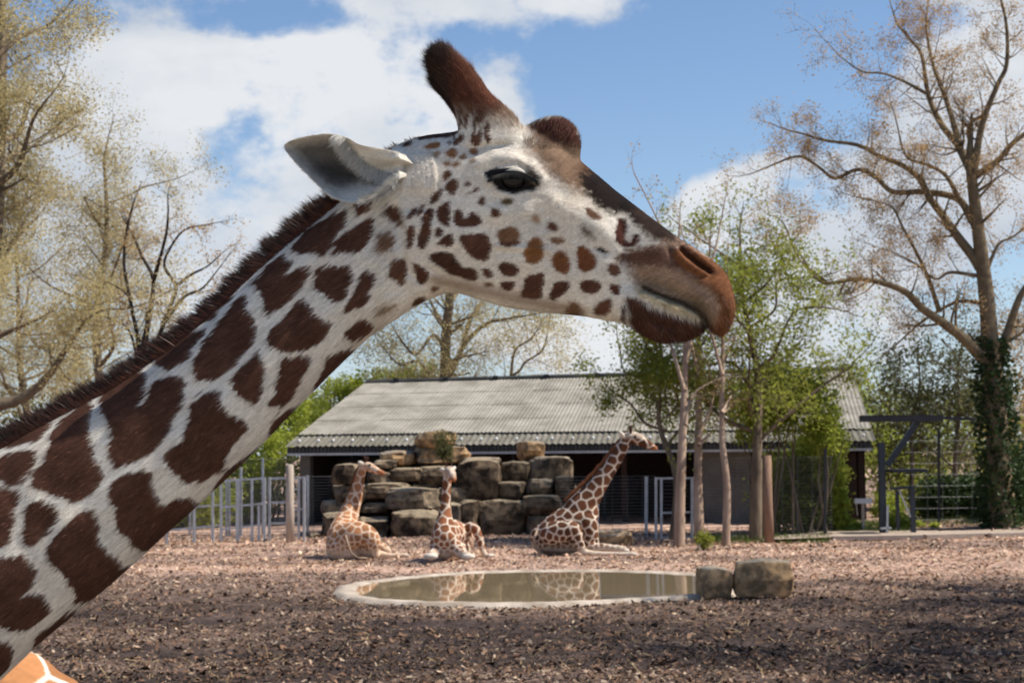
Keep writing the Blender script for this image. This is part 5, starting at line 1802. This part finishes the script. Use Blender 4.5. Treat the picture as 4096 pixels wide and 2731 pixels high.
# green multi-stemmed trees near the barn end
auto_tree('leafy_tree', 'fresh green leafy tree growing close behind the three pale trunks', 3020, 2160, 37.2, 960, -30, 41, M_bark, L_green, 19000, .078, .14, .17, limbs=13, spread_px=430, start=.3, side=1.1, sub=.3)
auto_tree('leafy_tree', 'small green tree with low leafy boughs over the barn roof, next to the pale trunks', 2690, 2165, 38.0, 1300, -40, 42, M_bark, L_green, 15000, .078, .13, .12, limbs=8, spread_px=300, start=.42, side=.9, sub=.3)
# three slim pale trunks and the bare leader above
for i, (bx, by, pts, rad, lab) in enumerate([
    (2715, 2185, [(2715, 2185), (2722, 1950), (2732, 1700), (2738, 1560), (2742, 1400), (2736, 1200), (2715, 960)], .145, 'slim pale bare trunk with a dark fork, standing next to the barn gate'),
    (2798, 2170, [(2798, 2170), (2792, 1950), (2793, 1760), (2795, 1600), (2796, 1440), (2800, 1250), (2840, 1000)], .135, 'middle slim pale trunk with a side limb, between its two neighbours'),
    (2902, 2182, [(2902, 2182), (2908, 1950), (2890, 1780), (2887, 1660), (2890, 1500), (2893, 1300), (2905, 1120)], .105, 'slim crooked pale trunk with broken side stubs, near the concrete wall')]):
    T = Tree(51 + i); R0 = T.r
    g = GP(bx, by)
    Yd = g.y
    st = [np.array(P(x, y, Yd + .2 * k)) for k, (x, y) in enumerate(pts)]
    st[0][2] = -.1
    T.limb(st, rad, .03, .9, 1.2, 1, start=.55, kids=4)
    sub_l = [[((2738, 1560), (2690, 1400), (2640, 1250), (2560, 1000)), ((2742, 1450), (2790, 1250), (2860, 1000), (2900, 800)), ((2742, 1700), (2770, 1580), (2860, 1520))],
             [((2793, 1750), (2840, 1640), (2870, 1520), (2960, 1300)), ((2796, 1500), (2760, 1350), (2740, 1150), (2640, 900), (2540, 700)), ((2795, 1780), (2830, 1745), (2848, 1730))],
             [((2888, 1650), (2915, 1600), (2925, 1580)), ((2888, 1650), (2912, 1635), (2920, 1625)), ((2890, 1500), (2850, 1350), (2790, 1150), (2720, 900))]][i]
    for pl in sub_l:
        T.limb([np.array(P(x, y, Yd + .3 * k)) for k, (x, y) in enumerate(pl)], .05, .014, .8, .5, 1, start=.4, kids=4)
    T.finish('bare_trunk_tree', lab, g, M_barkp if True else M_bark, L_bud, 500, .06, .1, group=None)
# shrubs and woods


def shrub(name, label, boxes, seed, lm, n, size, cat='shrub', stems=6, Yd=None, group=None, bark=M_bark):
    """boxes: (x, y, rx, ry, depth, weight): leafy lobes in the photograph's plane at a depth"""
    r = np.random.default_rng(seed)
    cs, ws = [], []
    for (x, y, rx, ry, D, w) in boxes:
        cs.append((np.array(P(x, y, D)), rx * D / F, ry * D / F)); ws.append(w)
    ws = np.array(ws) / sum(ws)
    base = cs[0][0]
    t = thing(name, label, cat, (float(base[0]), float(base[1]), 0), group)
    m = MB()
    pts = []
    for (c, a, b_), w in zip(cs, ws):
        k = int(n * w)
        # clumps of leaves
        ncl = max(10, k // 28)
        q = r.normal(0, 1, (ncl, 3)); q /= np.linalg.norm(q, axis=1, keepdims=True)
        q *= (r.random(ncl) ** .42)[:, None]
        cl_ = c + q * np.array([a, min(a, b_) * .8, b_])
        cl_ = cl_[cl_[:, 2] > .08]
        if len(cl_) == 0:
            continue
        pk = cl_[r.integers(0, len(cl_), k)]
        pts.append(pk + r.normal(0, min(a, b_) * .13 + .03, (k, 3)))
        for i in range(stems):
            e = c + r.normal(0, .45, 3) * np.array([a, a * .6, b_])
            g0_ = np.array([c[0] + r.normal(0, a * .25), c[1] + r.normal(0, .15), -.05])
            mid = (g0_ + e) / 2 + r.normal(0, .1, 3)
            m = MB(); m.tube([g0_, mid, e], [.04, .028, .01], 5, False); m.build('stem', bark, t, True)
    v, f = leaf_cloud(np.vstack(pts), size, r)
    f_ok = v.reshape(-1, 4, 3)[:, :, 2].min(1) > 0
    mesh_np('foliage', v.reshape(-1, 4, 3)[f_ok].reshape(-1, 3), np.arange(f_ok.sum() * 4).reshape(-1, 4), lm, t, False)
    return t


shrub('leafy_tree', 'bushy lime green tree hanging over the shaded end of the barn roof', [(3060, 1610, 170, 110, 39.6, 1), (3210, 1630, 150, 130, 39.6, 1), (3130, 1530, 170, 75, 39.6, .8), (3300, 1730, 80, 110, 39.4, .5), (3010, 1700, 110, 70, 39.4, .4)], 43, L_lime, 16000, .085, cat='tree', stems=3)
shrub('shrub', 'bright lime green shrubs growing behind the pen gates', [(1080, 1850, 130, 190, 50, 1.4), (960, 1980, 150, 200, 50, 1.2), (1150, 1700, 100, 150, 54, 1.0), (820, 2020, 140, 130, 48, .8)], 61, L_lime, 12000, .12)
shrub('shrub', 'olive green shrub topping the barn\'s gable end', [(1480, 1540, 190, 60, 60, 1.0), (1340, 1600, 140, 80, 60, 1.0), (1640, 1500, 140, 60, 62, .8), (1240, 1680, 110, 100, 58, 1)], 62, L_lime, 8000, .12)
shrub('shrub', 'dense green hedge behind the wire fence, seen under the large giraffe\'s throat', [(700, 2050, 200, 110, 47, 1), (450, 2000, 250, 160, 47, 1), (150, 1950, 300, 220, 47, 1)], 63, L_green, 8000, .13)
shrub('ivy', 'dark ivy mass climbing the barn end behind the wire fence', [(3130, 1980, 130, 180, 41.0, 1.2), (3230, 1900, 120, 150, 41.2, 1.1), (3260, 2060, 120, 110, 40.6, .8)], 64, L_green, 12000, .11)
shrub('shrub', 'bright lime green creeper hanging down past the barn end', [(3330, 1900, 70, 120, 40.4, 1), (3355, 2050, 45, 110, 40.2, .8), (3300, 1760, 110, 90, 40.4, .7)], 65, L_lime, 5000, .11)
shrub('shrub', 'dark green rounded bushes behind the side entrance fence', [(3760, 2010, 110, 100, 43.5, 1), (3880, 2000, 110, 110, 44, 1), (3960, 2050, 90, 80, 43, .6)], 66, L_dark, 10000, .12)
shrub('shrub', 'dark green thicket at the foot of the ivy-clad tree', [(4090, 1960, 110, 170, 42, 1), (4180, 1900, 130, 220, 43, 1)], 67, L_dark, 7000, .13)
shrub('shrub', 'small round green bush at the foot of the middle pale trunk', [(2815, 2160, 34, 26, 34.4, 1)], 68, L_green, 1200, .05, stems=3)
shrub('shrub', 'low light green plants growing under the steel frame', [(3590, 2090, 70, 40, 40.5, 1), (3420, 2125, 70, 22, 40.2, .6), (3700, 2115, 60, 25, 41, .5)], 69, L_lime, 3200, .07, stems=3)
shrub('shrub', 'small leafy tuft sprouting from the top of the rockery', [(1775, 1775, 46, 46, 41.6, 1), (1785, 1815, 36, 26, 41.6, .6)], 70, L_olive, 1400, .06, stems=0)
for i, (x, yb, Yd, top, lm, nl, lab) in enumerate([(3640, 2080, 52, 1420, L_olive, 7000, 'slender olive green young tree behind the long steel beam'), (3830, 2080, 50, 1330, L_olive, 6000, 'thin half-leafed young tree behind the steel beam\'s free end'),
                                               (4120, 2080, 55, 1250, L_bud, 6000, 'brown budding tree beyond the ivy-clad trunk'), (3500, 2080, 60, 1560, L_lime, 6000, 'low lime green tree beyond the barn\'s gable')]):
    auto_tree('young_tree', lab, x, yb, Yd, top, 20, 81 + i, M_bark, lm, nl, .10, .2, .11, limbs=10, spread_px=170, start=.15, side=1.0, sub=.4)
shrub('shrub', 'light green woodland edge behind the steel frame and the bushes', [(3600, 1850, 150, 200, 56, 1), (3820, 1800, 170, 230, 57, 1), (4050, 1850, 170, 220, 58, 1), (3720, 1960, 160, 130, 54, .8)], 71, L_lime, 9000, .13)
shrub('shrub', 'yellow-green undergrowth between the steel frame and the fence posts', [(3700, 2060, 90, 50, 46, 1), (3900, 2070, 110, 45, 46, 1), (3560, 2040, 70, 70, 47, 1)], 72, L_lime, 5000, .09)
# two budding trees outside the picture whose shade falls across the near ground
for i, (x, y, hh, lab) in enumerate([(12.6, 16.6, 11.5, 'budding tree standing beside the paddock near the viewing rail, out of the picture'), (14.2, 22.0, 11.0, 'budding tree standing beside the paddock level with the pond, out of the picture')]):
    T = Tree(201 + i); R0 = T.r
    b = np.array([x, y, -.1])
    T.limb([b, b + np.array([.1, 0, 3]), b + np.array([0, .2, 6.5]), b + np.array([.2, .1, hh])], .28, .04, 1.2, .8, 2, start=.4, kids=4)
    for j in range(10):
        a = j * 2.4
        o = b + np.array([0, 0, 3.2 + j * .7])
        e = o + np.array([math.cos(a) * 3.0, math.sin(a) * 3.0, 1.6])
        T.limb([o, (o + e) / 2 + np.array([0, 0, -.2]), e], .1, .02, 1.2, .45, 2, start=.2, kids=4)
    T.finish('budding_tree', lab, b, M_bark, L_yellow, 16000, .09, .2)
# far woods closing the view
r = np.random.default_rng(90)
n = 36000
xx = r.uniform(-45, 45, n)
hh = 3.6 + 2.6 * fbm(xx / 5, xx * 0, 3, 4)
ctr = np.stack([xx, 78 + r.uniform(-2, 6, n), hh * r.random(n) ** .8 + .2], 1)
v, f = leaf_cloud(ctr, .24, r)
tag(mesh_np('treeline', v, f, L_olive, None, False), 'far-off hazy wood closing the view behind the barn', kind='stuff')
# grass tufts by the path
n = 5200
pts = []
for (x0, x1, y0, y1, k) in ((3330, 3640, 2098, 2140, 2600), (3640, 4200, 2085, 2118, 2000), (2780, 3320, 2150, 2172, 1600)):
    for i in range(k):
        q = GP(r.uniform(x0, x1), r.uniform(y0, y1))
        pts.append((q.x, q.y, float(ground_z(np.array([q.x]), np.array([q.y]))[0])))
pts = np.array(pts)
h_ = r.uniform(.06, .2, len(pts))[:, None]
d = np.concatenate([r.normal(0, .35, (len(pts), 2)), np.ones((len(pts), 1))], 1)
gv, gf_, gc_ = hairs(pts, np.tile([[0.01, -1., 0]], (len(pts), 1)), d, h_[:, 0], np.full(len(pts), .014), np.ones((len(pts), 3)) * .1)
tag(mesh_np('grass', gv, gf_, L_grass, None, False), 'short green grass along the path and the fence foot', kind='stuff')
# ------------------------------------------------------------------ giraffes resting on the ground
M_coat2 = mat('giraffe_coat_far', (.5, .4, .3), rough=.85, spec=.12, attr=True, var=.1, vscale=30)


def seated(label, origin_px, Yd, parts, tile, extras, seed, light, dark, mane_px=None, eye_px=None, ears=(), spots=.16, hooves=()):
    """parts: lists of (x, y, depth offset m, radius px) in tile pixels"""
    x0, y0, s = tile
    b = GP(*origin_px)
    Yd = b.y
    t = thing('giraffe', label, 'giraffe', (b.x, b.y, 0), 'giraffes resting behind the pond')

    def W(x, y, dy):
        return P(x0 + x / s, y0 + y / s, Yd + dy)
    k = Yd / F / s
    shells = []
    for pl in parts:
        shells.append(limb([(*W(x, y, dy), r * k) for (x, y, dy, r) in pl], 14, 5))
    v, f = voxel_union(*join(*shells), voxel=.016, smooth_it=4, smooth_f=.5)
    v[:, 2] = np.maximum(v[:, 2], .005)
    q = proj(v)
    ty = (q[:, 1] - y0) * s
    legz = v[:, 2]
    col = reticulate(v, lambda a: spots * (.55 + .45 * np.clip((a[:, 2] - .25) / .4, 0, 1)), lambda a: .030 + 0 * a[:, 2], light, dark, seed)
    low = np.clip((.24 - legz) / .1, 0, 1)[:, None] * .75
    col = col * (1 - low) + np.array(light) * low
    head = np.clip((extras['head_y'] - ty) / 20, 0, 1)[:, None] * .6
    col = col * (1 - head) + np.array(light) * .9 * head
    mz = np.exp(-(((q[:, 0] - x0) * s - extras['muzzle'][0]) ** 2 + (ty - extras['muzzle'][1]) ** 2) / 34 ** 2)[:, None]
    col = col * (1 - mz) + np.array([.36, .15, .07]) * mz
    mesh_np('body', v, f, M_coat2, t, True, np.clip(col, .01, .8))
    # mane along the back of the neck
    if mane_px:
        mm = MB()
        ms = sub_stations([(*W(x, y, dy), 0) for (x, y, dy) in mane_px], 4)
        nn = len(ms)
        pts = ms[:, :3]
        vv, ff = [], []
        for i in range(nn):
            tg = pts[min(i + 1, nn - 1)] - pts[max(i - 1, 0)]
            up = np.array([-abs(tg[2]), 0, tg[0] if tg[2] > 0 else -tg[0]])
            up = up / (np.linalg.norm(up) + 1e-9)
            hgt = .055 * math.sin(math.pi * min(1, (i + .5) / nn * 1.0)) ** .4 * (1 + .25 * math.sin(i * 2.3))
            for sd in (-.022, .022):
                vv.append(pts[i] + np.array([0, sd, 0]) - up * .03)
            vv.append(pts[i] + up * hgt)
        for i in range(nn - 1):
            a, c = i * 3, (i + 1) * 3
            ff += [[a, c, c + 2, a + 2], [a + 1, a + 2, c + 2, c + 1], [a, a + 1, c + 1, c]]
        mesh_np('mane', vv, ff, M_mane2, t, True)
    for (bx, by, bd, ex_, ey_, ed, w) in ears:
        A, B = np.array(W(bx, by, bd)), np.array(W(ex_, ey_, ed))
        mb = MB()
        d = B - A
        mb.tube([A, A + d * .3, A + d * .6, A + d * .85, B], [w * k * .45, w * k * .9, w * k, w * k * .6, w * k * .12], 8)
        o = mb.build('ear', M_ear2, t, True)
    for (bx, by, bd, ex_, ey_, ed, w) in extras['horns']:
        A, B = np.array(W(bx, by, bd)), np.array(W(ex_, ey_, ed))
        mb = MB(); mb.tube([A, A + (B - A) * .7, A + (B - A) * .9, B], [w * k * .8, w * k * .75, w * k, w * k * .5], 8)
        mb.build('horn', M_horn2, t, True)
    if eye_px:
        for dy in (-1, 1):
            c = W(eye_px[0], eye_px[1], eye_px[2] + dy * eye_px[3])
            vv, ff = uv_sphere(tuple(c), .03, 10, 8)
            mesh_np('eye', vv, ff, M_eye, t)
    for pl in extras.get('tail', []):
        mb = MB(); mb.tube([W(x, y, dy) for (x, y, dy, r) in pl], [r * k for (x, y, dy, r) in pl], 6)
        mb.build('tail', M_tail2, t, True)
    for (x, y, dy, r) in hooves:
        c = W(x, y, dy)
        vv, ff = uv_sphere((c.x, c.y, max(c.z, .05)), r * k, 10, 6, (1.5, 1, .7))
        mesh_np('hoof', vv, ff, M_ear2, t)
    return t


M_mane2 = mat('short_mane', (.20, .075, .035), rough=.9, spec=.1, var=.3, vscale=20)
M_tail2 = mat('tan_tail', (.42, .31, .22), rough=.9, spec=.1, var=.3, vscale=20)
M_ear2 = mat('pale_ear', (.62, .55, .47), rough=.85, spec=.1, var=.15, vscale=20)
M_horn2 = mat('dark_horn', (.06, .03, .022), rough=.85, spec=.1)
LIGHT2 = (.60, .50, .40)

# seated in profile, dark patches
seated('seated giraffe in profile with dark brown patches, long neck stretched up towards the barn eaves', (2240, 2222), 0, [
    [(640, 1190, .05, 110), (740, 1150, .05, 150), (880, 1090, .05, 180), (1000, 1020, .05, 172), (1060, 960, .05, 140)],
    [(960, 1000, .05, 150), (1040, 890, .05, 135), (1140, 770, .05, 104), (1240, 620, .05, 82), (1340, 470, .05, 70), (1410, 350, .05, 62), (1450, 270, .05, 58)],
    [(1445, 255, .05, 52), (1500, 235, .05, 58), (1560, 250, .05, 60), (1630, 285, .05, 48), (1690, 318, .05, 36), (1740, 345, .05, 25)],
    [(740, 1170, -.28, 120), (840, 1150, -.38, 110), (940, 1130, -.45, 82), (985, 1200, -.48, 60), (1020, 1290, -.5, 42), (1060, 1345, -.5, 34), (1200, 1362, -.52, 27), (1420, 1366, -.55, 24), (1530, 1366, -.56, 26)],
    [(1080, 1060, -.12, 110), (1110, 1160, -.2, 84), (1085, 1250, -.25, 56), (1140, 1292, -.26, 44), (1280, 1300, -.26, 38), (1430, 1318, -.26, 34)],
    [(1090, 1080, .3, 90), (1130, 1200, .35, 60), (1200, 1310, .38, 36), (1420, 1340, .38, 30)],
    [(640, 1200, .2, 110), (660, 1280, .25, 90), (800, 1330, .3, 60)],
    [(700, 1230, 0, 120), (900, 1240, 0, 120), (1040, 1200, 0, 110)]],
    TB, dict(head_y=262, muzzle=(1745, 345), horns=[(1505, 195, -.03, 1490, 125, -.05, 15), (1505, 195, .12, 1510, 122, .15, 15), (1575, 205, .05, 1580, 190, .05, 18)],
             tail=[[(600, 1140, -.1, 16), (570, 1220, -.2, 14), (600, 1320, -.26, 12), (670, 1378, -.3, 16)]]),
    5, LIGHT2, (.115, .045, .022), [(860, 850, .05), (960, 760, .05), (1080, 650, .05), (1200, 520, .05), (1300, 390, .05), (1390, 260, .05)], (1545, 232, .05, .12),
    [(1440, 240, -.08, 1385, 175, -.14, 24), (1440, 240, .16, 1400, 190, .26, 24)], .17, [(1535, 1368, -.56, 26), (1450, 1330, -.26, 28)])

# seated with its rump to the pond
seated('seated pale orange giraffe showing its shaded rump, neck raised in front of the rockery', (1400, 2228), 0, [
    [(370, 1290, -.35, 120), (400, 1200, -.2, 145), (430, 1110, .1, 135), (460, 1020, .35, 105), (480, 960, .45, 90)],
    [(450, 1040, .3, 110), (490, 930, .42, 92), (530, 820, .45, 72), (562, 700, .45, 55), (590, 590, .45, 44), (610, 520, .45, 42)],
    [(610, 512, .45, 40), (660, 520, .4, 46), (710, 545, .35, 40), (760, 568, .3, 30), (800, 582, .27, 22)],
    [(430, 1230, -.3, 140), (540, 1180, -.38, 140), (640, 1190, -.4, 110), (700, 1250, -.42, 84), (720, 1330, -.42, 50), (735, 1375, -.42, 34)],
    [(600, 1300, -.2, 80), (700, 1350, -.25, 50), (850, 1378, -.3, 30), (960, 1375, -.3, 24), (1015, 1372, -.3, 22)],
    [(560, 1180, .3, 120), (690, 1270, .3, 70), (800, 1310, .2, 50), (840, 1330, .2, 40)],
    [(360, 1320, -.3, 110), (450, 1330, -.3, 110), (560, 1310, -.1, 90)]],
    TA, dict(head_y=560, muzzle=(805, 585), horns=[(632, 480, .38, 622, 415, .36, 14), (640, 480, .54, 652, 425, .58, 14)],
             tail=[[(440, 1180, -.85, 11), (465, 1270, -.98, 8), (495, 1350, -1.0, 7), (560, 1398, -1.0, 7), (650, 1402, -1.0, 9)]]),
    8, (.66, .50, .37), (.33, .15, .07), [(440, 900, .42), (480, 800, .45), (515, 690, .45), (545, 590, .45), (575, 510, .45)], (672, 505, .4, .1),
    [(612, 500, .33, 560, 470, .25, 20), (615, 505, .6, 560, 480, .7, 20)], .15, [(1015, 1375, -.3, 24)])

# seated facing the pond
seated('seated giraffe facing the pond with upright thin neck, one hind knee raised', (1800, 2236), 0, [
    [(1395, 1200, -.3, 125), (1420, 1180, 0, 150), (1480, 1180, .35, 150), (1550, 1210, .75, 130), (1580, 1240, 1.0, 110)],
    [(1400, 1120, -.2, 120), (1398, 1040, -.15, 84), (1402, 950, -.1, 58), (1408, 830, -.08, 46), (1415, 710, -.08, 42), (1425, 620, -.08, 44)],
    [(1425, 590, -.05, 48), (1440, 565, -.1, 52), (1462, 590, -.24, 42), (1478, 625, -.36, 32), (1485, 645, -.42, 26)],
    [(1350, 1250, -.25, 100), (1310, 1330, -.4, 60), (1270, 1370, -.62, 44), (1260, 1385, -.75, 42)],
    [(1460, 1270, -.25, 100), (1540, 1340, -.42, 62), (1590, 1375, -.6, 46), (1620, 1385, -.7, 40)],
    [(1560, 1220, .6, 110), (1590, 1160, .45, 74), (1640, 1105, .3, 52), (1690, 1120, .25, 46), (1735, 1220, .2, 36), (1765, 1330, .18, 28), (1790, 1380, .15, 26)],
    [(1400, 1310, -.2, 110), (1520, 1320, .3, 110), (1560, 1320, .8, 90)]],
    TA, dict(head_y=640, muzzle=(1488, 650), horns=[(1418, 530, -.1, 1405, 480, -.1, 13), (1450, 530, -.1, 1462, 480, -.1, 13)], tail=[]),
    12, (.64, .53, .42), (.22, .085, .04), [(1385, 980, .06), (1388, 840, .06), (1392, 700, .06), (1400, 600, .06)], (1448, 560, -.14, .1),
    [(1405, 560, -.05, 1345, 540, -.02, 22), (1465, 555, -.05, 1500, 520, .1, 20)], .17, [(1262, 1385, -.78, 46), (1625, 1388, -.74, 44), (1835, 1398, .1, 34)])

# calf whose rump shows under the large giraffe's neck
YC = 7.2
rx0 = P(60, 2572, YC)
cz = rx0.z - .30
cxr = P(205, 2700, YC).x
cp = [limb([(cxr - .06, YC, cz - .06, .25), (cxr - .22, YC, cz - .02, .31), (cxr - .6, YC, cz + .02, .32), (cxr - 1.0, YC, cz + .1, .32), (cxr - 1.2, YC, cz + .14, .24)], 20),
      limb([(cxr - 1.15, YC, cz + .2, .2), (cxr - 1.4, YC, cz + .55, .14), (cxr - 1.6, YC, cz + 1.0, .1), (cxr - 1.75, YC, cz + 1.4, .085)], 14),
      limb([(cxr - 1.75, YC, cz + 1.42, .08), (cxr - 1.92, YC, cz + 1.4, .085), (cxr - 2.1, YC, cz + 1.3, .06), (cxr - 2.2, YC, cz + 1.24, .04)], 12)]
for sx, sy in ((-.14, -.14), (-.14, .14), (-1.1, -.13), (-1.1, .13)):
    cp.append(limb([(cxr + sx, YC + sy, cz - .1, .15), (cxr + sx + .04, YC + sy, cz * .62, .085), (cxr + sx - .02, YC + sy, cz * .4, .05), (cxr + sx, YC + sy, .14, .036), (cxr + sx - .02, YC + sy, .05, .05)], 12))
v, f = voxel_union(*join(*cp), voxel=.0125, smooth_it=6)
v[:, 2] = np.maximum(v[:, 2], 0.004)
col = reticulate(v, lambda a: .31 * np.clip(.35 + a[:, 2] / 1.6, .4, 1), lambda a: .022 + 0 * a[:, 2], (.72, .64, .54), (.36, .16, .065), 19, .2)
calf = thing('giraffe', 'orange-patched young giraffe with thin cream lines, rump showing below the large giraffe\'s neck', 'giraffe', (cxr - .6, YC, 0))
mesh_np('body', v, f, M_coat2, calf, True, col)
m = MB(); m.tube([(cxr + .16, YC + .02, cz + .04), (cxr + .2, YC + .06, cz - .3), (cxr + .16, YC + .06, cz - .6)], [.03, .018, .03], 8); m.build('tail', M_mane2, calf, True)
for sd in (-1, 1):
    m = MB(); m.tube([(cxr - 1.74, YC + sd * .06, cz + 1.48), (cxr - 1.70, YC + sd * .07, cz + 1.6)], [.025, .02], 8); m.build('horn', M_horn2, calf, True)
    m = MB(); m.tube([(cxr - 1.7, YC + sd * .07, cz + 1.44), (cxr - 1.64, YC + sd * .15, cz + 1.47), (cxr - 1.6, YC + sd * .22, cz + 1.46)], [.02, .04, .01], 8); m.build('ear', M_ear2, calf, True)
    vv, ff = uv_sphere((cxr - 1.93, YC + sd * .075, cz + 1.42), .022, 10, 8); mesh_np('eye', vv, ff, M_eye, calf)
